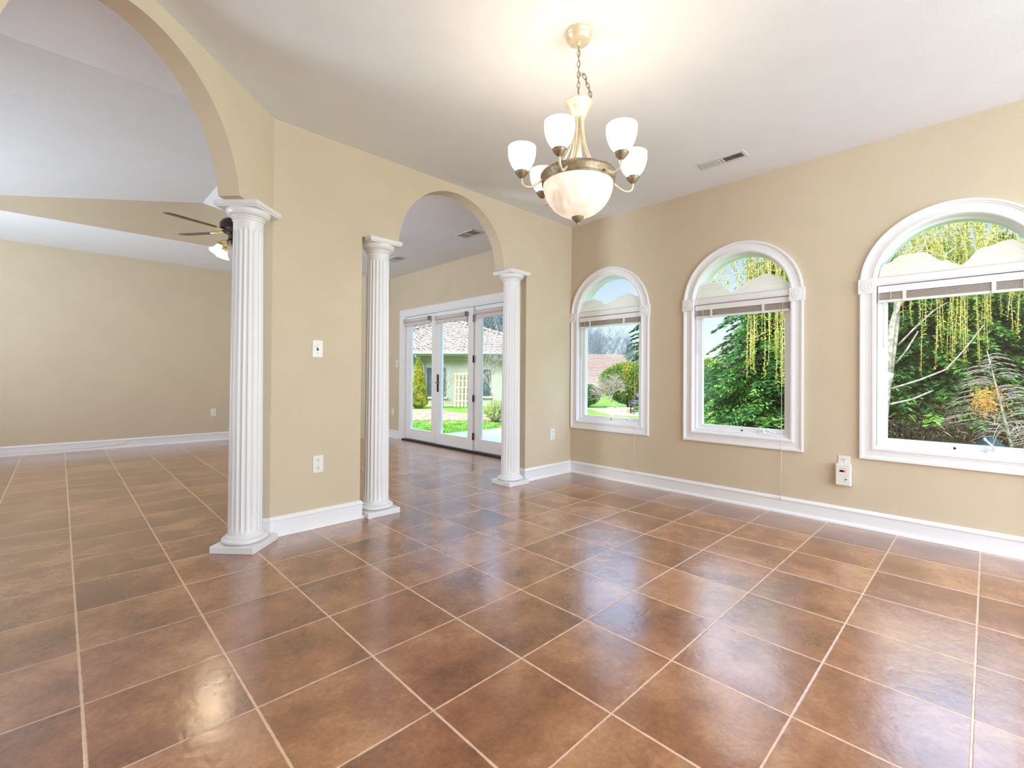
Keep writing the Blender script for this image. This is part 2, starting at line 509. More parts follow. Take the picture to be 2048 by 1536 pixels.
tag(mb.build('wall_vault_gables', 'wall'), kind='structure')

# ------------------------------------------------------------------ baseboards
BP = [(0.0, 0.030), (0.012, 0.028), (0.020, 0.020), (0.022, 0.014), (0.100, 0.014), (0.104, 0.019), (0.112, 0.019), (0.124, 0.010), (0.130, 0.006), (0.130, 0.0)]
def baseboard(name, path, inward):
    """path: 2D points; inward: list of mitre offset dirs"""
    mb = MB(); n = len(BP); vs = []
    for p, o in zip(path, inward):
        for h, w in BP: vs.append((p[0]+o[0]*w, p[1]+o[1]*w, h))
        vs.append((p[0], p[1], 0))
    n += 1; fs = []
    for i in range(len(path)-1):
        for k in range(n-1): fs.append((i*n+k, (i+1)*n+k, (i+1)*n+k+1, i*n+k+1))
    fs.append(tuple(range(n))); fs.append(tuple(reversed(range((len(path)-1)*n, len(path)*n))))
    mb.add(vs, fs)
    return tag(mb.build(name, 'trim'), kind='structure')
baseboard('baseboard_window_side', [(WX, WY), (WX, -6.5)], [(-1, -1), (-1, 0)])
baseboard('baseboard_back_right', [(-0.267, WY+TH), (-0.267, WY), (WX, WY)], [(-1, 0), (-1, -1), (-1, -1)])
dn = (DN.x, DN.y)
jd = (DD.x, DD.y)
s = Vector((DN.x + DD.x*0.0, DN.y)); 
P1 = A0 + DD*0.012
baseboard('baseboard_pier', [tuple((P1 - DN*TH)[:2]), tuple(P1[:2]), tuple(A0[:2]), (-2.062, WY), (-2.062, WY+TH)],
          [(DD.x, DD.y), (DD.x+DN.x, DD.y+DN.y), (-0.39, -1.0), (1, -1), (1, 0)])
baseboard('baseboard_far', [(-8.0, 5.55), (-0.3, 5.55)], [(0, -1), (0, -1)])
baseboard('baseboard_patio_left', [(WX, 4.13), (WX, 3.765)], [(-1, -1), (-1, 0)])
baseboard('baseboard_patio_right', [(WX, 0.715), (WX, WY+TH)], [(-1, 0), (-1, 0)])
baseboard('baseboard_return', [(0.02, 4.13), (WX, 4.13)], [(0, -1), (-1, -1)])

# ------------------------------------------------------------------ columns
def make_column(label, group=None):
    root = empty('fluted_column', (0, 0, 0), label=label, cat='column', group=group)
    mb = MB(); mb.box((-0.135, -0.135, 0), (0.135, 0.135, 0.042)); mb.build('plinth', 'column', root, bevel=0.003)
    mb = MB()
    pr = [(0.100, 0.042)] + [(0.100+0.030*math.cos(a), 0.060+0.018*math.sin(a)) for a in [(-PI/2)+PI*k/8 for k in range(9)]] + [(0.108, 0.078), (0.108, 0.084), (0.100, 0.090), (0.096, 0.097)]
    mb.lathe(pr, n=48); mb.build('base_ring', 'column', root)
    mb = MB(); NF = 20; n = NF*8
    prof = [(0.0965, 0.094), (0.0962, 0.112), (0.0960, 0.120)] + [(0.0955-0.0115*(k/12)**1.3, 0.13+1.83*k/12) for k in range(13)] + [(0.0838, 1.972), (0.0838, 1.98), (0.0838, 2.03)]
    def rf(r, i, a):
        if i < 2 or i > len(prof)-3: return r
        e = 0.55 if i in (2, len(prof)-3) else 1.0
        t = (a*NF/(2*PI)) % 1.0
        x = (t-0.5)/0.40
        return r - (e*0.0075*math.sqrt(max(0, 1-x*x)) if abs(x) < 1 else 0)
    mb.lathe(prof, n=n, rf=rf); mb.build('shaft', 'column', root)
    mb = MB()
    pr = [(0.0845, 2.015), (0.0845, 2.030), (0.091, 2.033), (0.091, 2.040), (0.087, 2.041), (0.087, 2.045), (0.095, 2.048), (0.097, 2.055)] + [(0.097+0.026*math.sin(PI/2*k/6), 2.055+0.037*(1-math.cos(PI/2*k/6))) for k in range(1, 7)] + [(0.123, 2.098)]
    mb.lathe(pr, n=48)
    mb.box((-0.127, -0.127, 2.094), (0.127, 0.127, 2.104)); mb.box((-0.135, -0.135, 2.104), (0.135, 0.135, 2.1295))
    mb.build('capital', 'column', root)
    return root
c0 = make_column('white fluted column at the diagonal wall corner, nearest the camera, largest in view')
def put(o, x, y, rz, label=None, group=None):
    o.location = (x, y, 0); o.rotation_euler.z = rz
    if label: o['label'] = label
pc = A0 + DD*0.168 - DN*0.062
put(c0, pc.x, pc.y, DA)
for x, y, rz, lab in ((-1.903, 0.104, 0, 'white fluted column against the right edge of the beige pier with switch and outlet'),
                      (-0.432, 0.104, 0, 'white fluted column on the right side of the far arch, by the room corner'),):
    put(copy_tree(c0), x, y, rz, lab)
pc = A0 + DD*1.794 - DN*0.062
put(copy_tree(c0), pc.x, pc.y, DA, 'white fluted column under the left foot of the large near arch')

# ------------------------------------------------------------------ arched windows
def window(idx, c):
    root = empty('window_%d' % idx, (WX, c, 0.5), kind='structure')
    def P(name, mb, m, bevel=0.0, parent=root): 
        o = mb.build(name, m, bevel=bevel)
        o.parent = parent
        if parent is root: o.matrix_parent_inverse = Matrix.Translation(-Vector((WX, c, 0.5)))
        return o
    g = lambda y, z, h: (WX - h, y, z)
    prof = [(0, 0), (0, 0.016), (0.006, 0.020), (0.018, 0.020), (0.024, 0.013), (0.030, 0.015), (0.034, 0.012), (0.062, 0.012), (0.066, 0.017), (0.072, 0.017), (0.076, 0.023), (0.088, 0.023), (0.090, 0.019), (0.090, 0)]
    hw, zb, zs = 0.397, 0.592, 1.76
    mb = MB()
    mb.sweep([(c+hw, 1.695), (c+hw, zb), (c-hw, zb), (c-hw, 1.695)], [(1, 0), (1, -1), (-1, -1), (-1, 0)], prof, g)
    P('casing', mb, 'trim')
    mb = MB(); N = 48
    pts = [(c + hw*math.cos(PI*k/N), 1.79 if k in (0, N) else zs + hw*math.sin(PI*k/N)) for k in range(N+1)]
    ofs = [(math.cos(PI*k/N), math.sin(PI*k/N) if 0 < k < N else 0) for k in range(N+1)]
    mb.sweep(pts, ofs, prof, g)
    P('arch_casing', mb, 'trim')
    for sg in (1, -1):
        mb = MB(); yc = c + sg*(hw+0.046)
        mb.box((WX-0.028, yc-0.052, 1.690), (WX, yc+0.052, 1.795))
        Mr = Matrix.Translation((WX-0.028, yc, 1.743)) @ Matrix.Rotation(-PI/2, 4, 'Y')
        mb.lathe([(0.036, 0.0), (0.034, 0.003), (0.027, 0.0035), (0.025, 0.0015), (0.020, 0.0015), (0.018, 0.004), (0.010, 0.0045), (0.008, 0.002), (0.0, 0.002)], n=28, M_=Mr, cap=False)
        P('rosette_block', mb, 'trim')
    # jamb liner and exterior frame
    mb = MB()
    path = [(c-0.402, zb-0.005)] + [(c - 0.402*math.cos(PI*k/N), zs + 0.402*math.sin(PI*k/N)) for k in range(N+1)] + [(c+0.402, zb-0.005)]
    def ring(w_in, x0, x1, hw0=0.402, zlo=zb-0.005):
        out = [(c-hw0, zlo)] + [(c - hw0*math.cos(PI*k/N), zs + hw0*math.sin(PI*k/N)) for k in range(N+1)] + [(c+hw0, zlo)]
        h2 = hw0-w_in
        inn = [(c-h2, zlo+w_in)] + [(c - h2*math.cos(PI*k/N), zs + h2*math.sin(PI*k/N)) for k in range(N+1)] + [(c+h2, zlo+w_in)]
        n = len(out); vs = [(x, y, z) for x in (x0, x1) for L_ in (out, inn) for y, z in L_]
        fs = []
        for i in range(n):
            j = (i+1) % n
            fs += [(i, j, n+j, n+i), (2*n+i, 3*n+i, 3*n+j, 2*n+j), (i, 2*n+i, 2*n+j, j), (n+i, n+j, 3*n+j, 3*n+i)]
        mb.add(vs, fs)
    ring(0.010, WX-0.002, WX+0.17, 0.4045)
    ring(0.022, WX+0.075, WX+0.16)
    P('jamb', mb, 'trim')
    # transom bar between arch and sash
    mb = MB(); mb.box((WX-0.006, c-0.396, 1.742), (WX+0.12, c+0.396, 1.792)); mb.box((WX-0.012, c-0.396, 1.750), (WX-0.004, c+0.396, 1.786))
    P('transom_bar', mb, 'trim')
    # operable sash
    mb = MB(); x0, x1 = WX+0.050, WX+0.095
    hs = 0.380; gi = 0.338
    mb.box((x0, c-hs, 0.605), (x1, c-gi, 1.742)); mb.box((x0, c+gi, 0.605), (x1, c+hs, 1.742))
    mb.box((x0, c-gi, 0.605), (x1, c+gi, 0.655)); mb.box((x0, c-gi, 1.66), (x1, c+gi, 1.742))
    mb.box((WX+0.012, c-0.392, 0.592), (WX+0.075, c+0.392, 0.618))       # stool of the frame
    for sg in (1, -1): mb.box((WX+0.028, c+sg*0.392, 0.6), (WX+0.05, c+sg*0.375, 1.742))
    P('sash', mb, 'trim', bevel=0.003)
    mb = MB(); mb.box((WX+0.074, c-gi-0.005, 0.65), (WX+0.080, c+gi+0.005, 1.665))
    pts = [(c - 0.385*math.cos(PI*k/N), max(zs+0.385*math.sin(PI*k/N), 1.785)) for k in range(N+1)]
    for x, rev in ((WX+0.098, 0), (WX+0.104, 1)):
        f_ = tuple(range(len(pts))); mb.add([(x, y, z) for y, z in pts], [f_ if rev else f_[::-1]])
    P('glass', mb, 'glass')
    # crank handle
    mb = MB(); yc = c - 0.205
    mb.box((WX+0.004, yc-0.045, 0.612), (WX+0.03, yc+0.045, 0.626)); mb.lathe([(0.016, 0), (0.014, 0.016), (0.006, 0.024), (0, 0.024)], c=(WX+0.018, yc+0.01, 0.626), n=16)
    if idx < 3:
        mb.tube([(WX+0.016, yc+0.012, 0.640), (WX+0.012, yc-0.02, 0.646), (WX+0.006, yc-0.058, 0.636), (WX+0.004, yc-0.082, 0.634)], [0.007, 0.007, 0.006, 0.006])
    else:
        mb.tube([(WX+0.016, yc-0.0, 0.632), (WX+0.012, yc+0.02, 0.66), (WX+0.004, yc+0.052, 0.700)], [0.007, 0.006, 0.005])
        mb.tube([(WX+0.004, yc+0.052, 0.698), (WX-0.012, yc+0.055, 0.708)], [0.008, 0.008])
    P('crank_handle', mb, 'trim')
    mb = MB(); mb.box((WX+0.060, c+0.045, 0.6185), (WX+0.066, c-0.01, 0.6245)); mb.box((WX+0.048, c-0.005, 0.619), (WX+0.0505, c-0.018, 0.632)); P('sill_label', mb, 'bronze')  # dark strip and tick for the maker's label on the sill
    return root
for i, c in enumerate(CW): window(i+1, c)

# pleated paper shades in the lunettes
def paper_shade(c, curve, label):
    """curve: (u, z) with u = +towards the corner; scalloped top edge"""
    us = np.linspace(0.386, -0.386, 97)
    cu = sorted(curve); X_ = [a for a, _ in cu]; Z_ = [b for _, b in cu]
    def top(u):
        # smooth interpolation (cosine between knots)
        if u <= X_[0]: return Z_[0]
        if u >= X_[-1]: return Z_[-1]
        for i in range(len(X_)-1):
            if X_[i] <= u <= X_[i+1]:
                t = (u-X_[i])/(X_[i+1]-X_[i]); t = t if KN[i] else (1-math.cos(PI*t))/2
                return Z_[i]*(1-t) + Z_[i+1]*t
    KN = [0]*len(X_)
    mb = MB(); vs = []
    nr = 16
    for i, u in enumerate(us):
        lim = 1.76 + math.sqrt(max(0, 0.3875**2-u*u)) - 0.004
        zt = min(top(u), lim); zt = max(zt, 1.807)
        for k in range(nr+1):
            t = k/nr
            z = 1.800 + (zt-1.800)*t
            x = WX + 0.028 + (0.0009 if (k % 2) else -0.0009)
            vs.append((x, c+u, z))
    n = nr+1; fs = [(i*n+k, (i+1)*n+k, (i+1)*n+k+1, i*n+k+1) for i in range(len(us)-1) for k in range(nr)]
    mb.add(vs, fs)
    mb.box((WX+0.018, c-0.386, 1.793), (WX+0.038, c+0.386, 1.806))
    o = mb.build('pleated_paper_shade', 'paper')
    sm = o.modifiers.new('thick', 'SOLIDIFY'); sm.thickness = 0.0015
    return tag(o, label, 'window shade')
paper_shade(CW[0], [(0.386, 1.88), (0.33, 1.915), (0.22, 1.935), (0.12, 1.905), (0.054, 1.862), (-0.02, 1.885), (-0.126, 1.932), (-0.233, 1.945), (-0.332, 1.905), (-0.386, 1.85)], 'scalloped white paper shade in the arch top of the window by the room corner')
paper_shade(CW[1], [(0.386, 1.86), (0.34, 1.92), (0.27, 1.935), (0.173, 1.922), (0.11, 1.86), (0.075, 1.826), (0.0, 1.868), (-0.078, 1.918), (-0.215, 1.950), (-0.300, 1.915), (-0.345, 1.875), (-0.386, 1.84)], 'scalloped white paper shade in the arch top of the middle window')
paper_shade(CW[2], [(0.386, 1.86), (0.345, 1.895), (0.25, 1.945), (0.148, 1.945), (0.04, 1.868), (-0.04, 1.828), (-0.14, 1.921), (-0.26, 1.948), (-0.345, 1.90), (-0.386, 1.84)], 'scalloped white paper shade in the arch top of the largest right-hand window')

# venetian blinds, raised
def make_blind(label):
    r = empty('venetian_blind', (0, 0, 0), label=label, cat='window blind', group='raised venetian blinds')
    mb = MB(); mb.box((0.004, -0.385, 1.690), (0.042, 0.385, 1.737)); mb.build('headrail', 'trim', r, bevel=0.002)
    mb = MB()
    for k in range(8): mb.box((0.006, -0.380, 1.640+k*0.0060), (0.040, 0.380, 1.6425+k*0.0060))
    mb.build('slats', 'slat', r)
    mb = MB(); mb.box((0.008, -0.381, 1.622), (0.038, 0.381, 1.638)); mb.build('bottom_rail', 'trim', r)
    for y in (0.24, -0.19):
        mb = MB(); mb.box((0.0025, y-0.010, 1.622), (0.0055, y+0.010, 1.700)); mb.build('ladder_clip', 'plastic', r)
    for y in (0.315, -0.315):
        mb = MB(); mb.tube([(0.003, y, 1.70), (0.002, y, 1.63)], 0.0016, 6); mb.build('ladder_cord', 'cord', r)
    mb = MB(); mb.tube([(0.012, 0.352, 1.64), (0.010, 0.353, 1.30)], 0.004, 8); mb.build('tilt_wand', 'plastic', r)
    mb = MB(); mb.tube([(0.000, -0.338, 1.69), (-0.026, -0.339, 1.2), (-0.030, -0.340, 0.50), (-0.030, -0.340, 0.14)], 0.0017, 6)
    mb.lathe([(0.002, 0.0), (0.006, -0.006), (0.005, -0.03), (0.0, -0.032)], c=(-0.030, -0.340, 0.14), n=10)
    mb.build('pull_cord', 'cord', r)
    return r
b0 = make_blind('raised venetian blind at the top of the window by the room corner')
b0.location = (WX, CW[0], 0)
for c, lab in ((CW[1], 'raised venetian blind at the top of the middle window'), (CW[2], 'raised venetian blind at the top of the right-hand window')):
    b = copy_tree(b0); b.location = (WX, c, 0); b['label'] = lab

# ------------------------------------------------------------------ patio doors
pd = empty('door_1', (WX, 2.24, 0), kind='structure')
def PD(name, mb, m, bevel=0.0, parent=None):
    o = mb.build(name, m, bevel=bevel); o.parent = parent or pd
    if not parent: o.matrix_parent_inverse = Matrix.Translation((-WX, -2.24, 0))
    return o
mb = MB()
prof = [(0, 0), (0, 0.014), (0.008, 0.018), (0.05, 0.018), (0.056, 0.012), (0.085, 0.014), (0.09, 0.02), (0.10, 0.02), (0.10, 0)]
mb.sweep([(3.66, 0.0), (3.66, 2.085), (0.82, 2.085), (0.82, 0.0)], [(1, 0), (1, 1), (-1, 1), (-1, 0)], prof, lambda y, z, h: (WX-h, y, z))
PD('casing', mb, 'trim')
mb = MB()
mb.box((WX-0.006, 3.60, 0), (WX+0.15, 3.675, 2.10)); mb.box((WX-0.006, 0.805, 0), (WX+0.15, 0.86, 2.10)); mb.box((WX-0.006, 0.86, 2.065), (WX+0.15, 3.60, 2.10))
for y in (2.735, 1.795): mb.box((WX+0.03, y-0.012, 0), (WX+0.15, y+0.012, 2.07))
PD('frame', mb, 'trim')
mb = MB(); mb.box((WX-0.03, 0.83, 0.0), (WX+0.16, 3.65, 0.022)); PD('threshold', mb, 'bronze')
def door_leaf(y0, y1, x, g0, g1, nm):
    mb = MB()
    z0, z1, gz0, gz1 = 0.03, 2.06, 0.20, 1.985
    mb.box((x, y0, z0), (x+0.045, g0, z1)); mb.box((x, g1, z0), (x+0.045, y1, z1))
    mb.box((x, g0, z0), (x+0.045, g1, gz0)); mb.box((x, g0, gz1), (x+0.045, g1, z1))
    lf = PD(nm, mb, 'trim', bevel=0.003)
    mb = MB(); mb.box((x+0.018, g0-0.004, gz0-0.004), (x+0.024, g1+0.004, gz1+0.004)); PD('glass', mb, 'glass', parent=lf)
    return lf
door_leaf(2.75, 3.60, WX+0.022, 2.86, 3.475, 'fixed_panel')
dl = door_leaf(1.81, 2.72, WX+0.004, 1.93, 2.605, 'door_leaf')
door_leaf(0.87, 1.785, WX+0.022, 0.985, 1.665, 'fixed_panel')
for z in (0.23, 0.765, 1.32, 1.895):
    mb = MB(); mb.tube([(WX-0.006, 1.80, z-0.05), (WX-0.006, 1.80, z+0.05)], 0.008, 10); mb.box((WX-0.002, 1.79, z-0.05), (WX+0.004, 1.815, z+0.05)); PD('hinge', mb, 'bronze')
mb = MB(); mb.box((WX-0.006, 2.635, 0.83), (WX+0.004, 2.675, 1.10)); PD('lock_plate', mb, 'bronze', parent=dl)
mb = MB(); mb.tube([(WX-0.004, 2.655, 0.975), (WX-0.045, 2.655, 0.975), (WX-0.05, 2.63, 0.978), (WX-0.048, 2.54, 0.985)], [0.009, 0.008, 0.008, 0.006], 10)
mb.lathe([(0.022, 0), (0.022, 0.008), (0, 0.008)], c=(WX-0.006, 2.655, 0.975), n=18, M_=Matrix.Rotation(-PI/2, 4, 'Y')); PD('lever_handle', mb, 'nickel', parent=dl)
def roller(y0, y1, z, label):
    r = empty('roller_shade', (WX-0.03, (y0+y1)/2, z), label=label, cat='window shade', group='rolled-up shades on the patio doors')
    L0 = Vector((WX-0.03, (y0+y1)/2, z))
    mb = MB(); mb.tube([(WX-0.03, y0, z), (WX-0.03, y1, z)], 0.030, 20); mb.box((WX-0.018, y0+0.005, z-0.075), (WX-0.014, y1-0.005, z)); mb.tube([(WX-0.016, y0+0.005, z-0.078), (WX-0.016, y1-0.005, z-0.078)], 0.006, 8)
    mb.build('fabric_roll', 'slat_light', r, loc=tuple(L0)).location = (0, 0, 0)
    for y in (y0, y1):
        mb = MB(); mb.box((WX-0.06, y-0.006, z-0.035), (WX, y+0.006, z+0.035)); mb.build('bracket', 'ventg' if y == y0 else 'plastic', r, loc=tuple(L0)).location = (0, 0, 0)
    mb = MB()
    mb.tube([(WX-0.035, y1+0.008, z), (WX-0.035, y1+0.014, z-0.06), (WX-0.035, y1+0.020, z-0.10), (WX-0.035, y1+0.002, z-0.125), (WX-0.035, y1-0.010, z-0.10), (WX-0.035, y1+0.0, z)], 0.003, 6)
    mb.build('chain_loop', 'cord', r, loc=tuple(L0)).location = (0, 0, 0)
MT['slat_light'] = mat('roller_fabric', (214, 206, 200), 0.8, noise=0.05, nscale=50)
roller(2.86, 3.58, 1.985, 'rolled-up shade on the left glass panel of the patio doors')
roller(1.93, 2.68, 1.965, 'rolled-up shade on the middle patio door leaf with the lever')
roller(0.98, 1.74, 1.965, 'rolled-up shade on the right glass panel, partly behind the column')

# ------------------------------------------------------------------ electrical plates
def plate_root(name, pos, face, label, cat, group=None):
    """local frame: x right, z up, -y out of the wall"""
    rz = {'y': 0.0, 'x': -PI/2}[face]
    if face == 'x': rz = PI/2*3  # wall faces -x: local -y -> world -x
    return empty(name, pos, rz, label=label, cat=cat, group=group)
def outlet(pos, face, label, upper_only=False):
    r = plate_root('wall_outlet', pos, face, label, 'outlet', None)
    mb = MB(); mb.box((-0.037, -0.006, -0.061), (0.037, 0, 0.061)); mb.build('cover_plate', 'plastic', r, bevel=0.003)
    for zc in ((0.028,) if upper_only else (0.028, -0.028)):
        mb = MB(); mb.lathe([(0.0175, 0), (0.0175, 0.0025), (0, 0.0025)], n=24, M_=Matrix.Translation((0, -0.006, zc)) @ Matrix.Rotation(PI/2, 4, 'X')); rc = mb.build('receptacle', 'plastic', r)
        mb = MB()
        for x in (-0.0065, 0.0065): mb.box((x-0.0015, -0.0092, zc+0.001), (x+0.0015, -0.0085, zc+0.010))
        mb.lathe([(0.003, 0), (0.003, 0.0005), (0, 0.0005)], n=12, M_=Matrix.Translation((0, -0.0087, zc-0.008)) @ Matrix.Rotation(PI/2, 4, 'X'))
        mb.build('slots', 'slot', rc)
    mb = MB(); mb.lathe([(0.003, 0), (0.0025, 0.001), (0, 0.001)], n=10, M_=Matrix.Translation((0, -0.006, 0)) @ Matrix.Rotation(PI/2, 4, 'X')); mb.build('screw', 'ventg', r)
    return r
def switch(pos, face, label):
    r = plate_root('light_switch', pos, face, label, 'light switch')
    mb = MB(); mb.box((-0.037, -0.006, -0.061), (0.037, 0, 0.061)); mb.build('cover_plate', 'plastic', r, bevel=0.003)
    mb = MB(); mb.box((-0.007, -0.0068, -0.013), (0.007, -0.006, 0.013)); mb.build('toggle_slot', 'slot', r)
    mb = MB(); mb.box((-0.0045, -0.018, -0.003), (0.0045, -0.006, 0.009), Matrix.Rotation(-0.35, 4, 'X')); mb.build('toggle', 'plastic', r, bevel=0.0015)
    for z in (0.030, -0.030):
        mb = MB(); mb.lathe([(0.0028, 0), (0.0022, 0.001), (0, 0.001)], n=10, M_=Matrix.Translation((0, -0.006, z)) @ Matrix.Rotation(PI/2, 4, 'X')); mb.build('screw', 'ventg', r)
    return r
switch((-2.391, WY, 1.263), 'y', 'white toggle light switch on the beige pier between two columns')
outlet((-2.380, WY, 0.446), 'y', 'white double outlet low on the beige pier between two columns')
outlet((0.155, WY, 0.45), 'y', 'white double outlet low on the wall between the right column and the room corner')
outlet((-1.897, 5.55, 0.455), 'y', 'white double outlet low on the far wall of the room beyond the large arch')
outlet((WX, 3.99, 0.455), 'x', 'white double outlet beside the patio door casing')
switch((WX, 3.865, 1.283), 'x', 'pale light switch beside the patio door casing')
outlet((WX, -2.520, 0.447), 'x', 'white outlet under the right-hand window, half covered by the plug-in alarm', upper_only=True)
# plug-in alarm
r = plate_root('plug_in_alarm', (WX-0.006, -2.520, 0.372), 'x', 'white plug-in alarm with red display hanging on the outlet under the right-hand window', 'alarm')
mb = MB(); mb.box((-0.047, -0.038, -0.079), (0.047, 0, 0.079)); mb.build('housing', 'plastic', r, bevel=0.006)
mb = MB(); mb.box((-0.020, -0.0395, 0.020), (0.004, -0.038, 0.034)); d1 = mb.build('display', 'darkled', r)
mb = MB(); mb.box((0.0041, -0.0395, 0.020), (0.016, -0.038, 0.034)); mb.build('lit_digit_window', 'redled', r)
mb = MB()
for q in ((0.0075, 0.031, 0.0125, 0.0318), (0.0075, 0.0226, 0.0125, 0.0234), (0.0068, 0.023, 0.0076, 0.0315), (0.0124, 0.023, 0.0132, 0.0315)): mb.box((q[0], -0.0400, q[1]), (q[2], -0.0395, q[3]))
MT['digit'] = mat('digit_pink', (255, 150, 160), 0.4, noise=0.02, emit=(255, 120, 140), estr=1.0)
mb.build('digit', 'digit', r)
mb = MB(); mb.lathe([(0.014, 0), (0.013, 0.002), (0, 0.002)], n=24, M_=Matrix.Translation((0.020, -0.038, -0.033)) @ Matrix.Rotation(PI/2, 4, 'X')); bt = mb.build('test_button', 'trim', r)
mb = MB(); mb.box((0.014, -0.0408, -0.037), (0.018, -0.0400, -0.028)); mb.box((0.022, -0.0408, -0.037), (0.026, -0.0400, -0.028)); mb.box((0.018, -0.0408, -0.034), (0.022, -0.0400, -0.031)); mb.build('button_mark', 'slot', bt)
for q in ((-0.018, 0.046, 0.016, 0.0472), (-0.020, 0.0425, 0.018, 0.0435), (0.010, -0.017, 0.026, -0.016)):
    mb = MB(); mb.box((q[0], -0.0384, q[1]), (q[2], -0.038, q[3])); mb.build('printed_line', 'ventg', r)

# cable lying over the far baseboard
mb = MB(); mb.tube([(-5.4, 5.512, 0.034), (-4.4, 5.505, 0.034), (-3.6, 5.505, 0.036), (-3.2, 5.510, 0.042), (-3.05, 5.522, 0.060), (-2.99, 5.522, 0.082), (-2.97, 5.523, 0.10)], 0.004, 8)
tag(mb.build('cable', 'cord'), 'thin white cable running along the far baseboard and curling up at its end', 'cable')

# ------------------------------------------------------------------ ceiling vents
def vent(cx, cy, lx, ly, label, flip=False):
    r = empty('ceiling_vent', (cx, cy, H), label=label, cat='vent', group='ceiling air vents')
    mb = MB(); b_ = 0.024
    mb.box((-lx, -ly, -0.008), (lx, -ly+b_, 0)); mb.box((-lx, ly-b_, -0.008), (lx, ly, 0)); mb.box((-lx, -ly+b_, -0.008), (-lx+b_, ly-b_, 0)); mb.box((lx-b_, -ly+b_, -0.008), (lx, ly-b_, 0)); mb.box((-lx+b_, -0.009, -0.007), (lx-b_, 0.009, 0))
    mb.build('frame', 'vent', r, bevel=0.002)
    mb = MB(); mb.box((-lx+b_, -ly+b_, -0.001), (lx-b_, ly-b_, 0.0)); mb.build('duct_shade_sheet', 'dark', r)  # flat dark sheet, painted as the shade inside the duct
    n = 11
    for sg in (1, -1):
        mb = MB()
        for k in range(n):
            y = sg*(0.014 + (ly-b_-0.018)*(k+0.5)/n)
            Mr = Matrix.Translation((0, y, -0.0045)) @ Matrix.Rotation(sg*(-0.95), 4, 'X')
            mb.box((-lx+b_, -0.0052, -0.0006), (lx-b_, 0.0052, 0.0006), Mr)
        mb.build('louvres', 'vent', r)
    return r
vent(-0.004, -1.815, 0.063, 0.172, 'white air vent in the dining ceiling between chandelier and windows')
vent(-0.205, 1.075, 0.09, 0.165, 'air vent in the ceiling seen through the far arch, nearer of two')
vent(-0.200, 2.79, 0.09, 0.165, 'small air vent in the ceiling just right of the middle column')

# ------------------------------------------------------------------ chandelier
CX, CY = -1.871, -1.846
ch = empty('chandelier', (CX, CY, H), label='six-light champagne chandelier with alabaster bowl hanging from the dining ceiling', cat='chandelier')
def CP(name, mb, m, parent=ch):
    o = mb.build(name, m)
    o.parent = parent
    return o
z = lambda v: v - H
mb = MB(); mb.lathe([(0.066, 0), (0.066, -0.012), (0.060, -0.022), (0.062, -0.030), (0.055, -0.040), (0.050, -0.046), (0.0, -0.047)], n=40)
mb.lathe([(0.012, -0.046), (0.012, -0.058), (0.006, -0.064), (0, -0.065)], n=16); CP('canopy', mb, 'gold')
# chain links
zz = -0.062
mb = MB()
def link(c, a, rx=0.0075, rz=0.0165, tilt=None):
    pts = []
    for k in range(16):
        t = 2*PI*k/16
        x = rx*math.cos(t); z_ = rz*math.sin(t)
        p = Vector((x*math.cos(a), x*math.sin(a), z_))
        if tilt: p = tilt @ p
        pts.append(Vector(c)+p)
    mb.tube(pts, 0.0019, 6, closed=True)
def chain_along(P, step=0.0265, rx=0.0075, rz=0.0168):
    P = [Vector(p) for p in P]; d = [0]
    for a, b in zip(P, P[1:]): d.append(d[-1] + (b-a).length)
    def at(t):
        for q in range(len(P)-1):
            if d[q+1] >= t: return P[q].lerp(P[q+1], (t-d[q])/(d[q+1]-d[q]))
        return P[-1]
    t = step*0.5; k = 0; pu = Vector((0.9, 0.4, 0)).normalized()
    while t < d[-1]:
        c = at(t); tg = (at(min(t+0.006, d[-1])) - at(max(t-0.006, 0))).normalized()
        u = (pu - tg*pu.dot(tg)).normalized(); pu = u
        side = u if k % 2 == 0 else tg.cross(u)
        pts = [c + side*rx*math.cos(2*PI*q/16) + tg*rz*math.sin(2*PI*q/16) for q in range(16)]
        mb.tube(pts, 0.0019, 6, closed=True)
        t += step; k += 1
chain_along([(0, 0, -0.062), (0, 0, z(2.488))])
rv = Vector((r2.x, r2.y, 0))
chain_along([rv*x + Vector((0, 0, z(h))) for x, h in ((0.004, 2.575), (0.020, 2.578), (0.032, 2.560), (0.040, 2.535), (0.050, 2.510), (0.058, 2.480), (0.062, 2.450), (0.064, 2.437))], 0.0225)
CP('chain', mb, 'pewter')
mb = MB(); mb.tube([(0.002, 0.002, -0.06), (0.004, -0.003, -0.16), (-0.002, 0.003, -0.26), (0.0, 0.0, z(2.44))], 0.0028, 6); CP('lamp_wire', mb, 'gold')
mb = MB(); mb.tube([(0, 0, z(2.48)), (0, 0, z(2.43))], 0.004, 8)
link((0, 0, z(2.485)), 0.4, 0.010, 0.014)
CP('hanging_loop', mb, 'pewter')
mb = MB(); mb.lathe([(0.0, z(2.442)), (0.050, z(2.441)), (0.068, z(2.436)), (0.070, z(2.428)), (0.064, z(2.421)), (0.060, z(2.412)), (0.056, z(2.408)), (0.052, z(2.400)), (0.050, z(2.392)), (0.046, z(2.386)), (0.040, z(2.374)), (0.034, z(2.362)), (0.030, z(2.357)), (0.0, z(2.357))], n=40)
CP('top_cup', mb, 'gold')
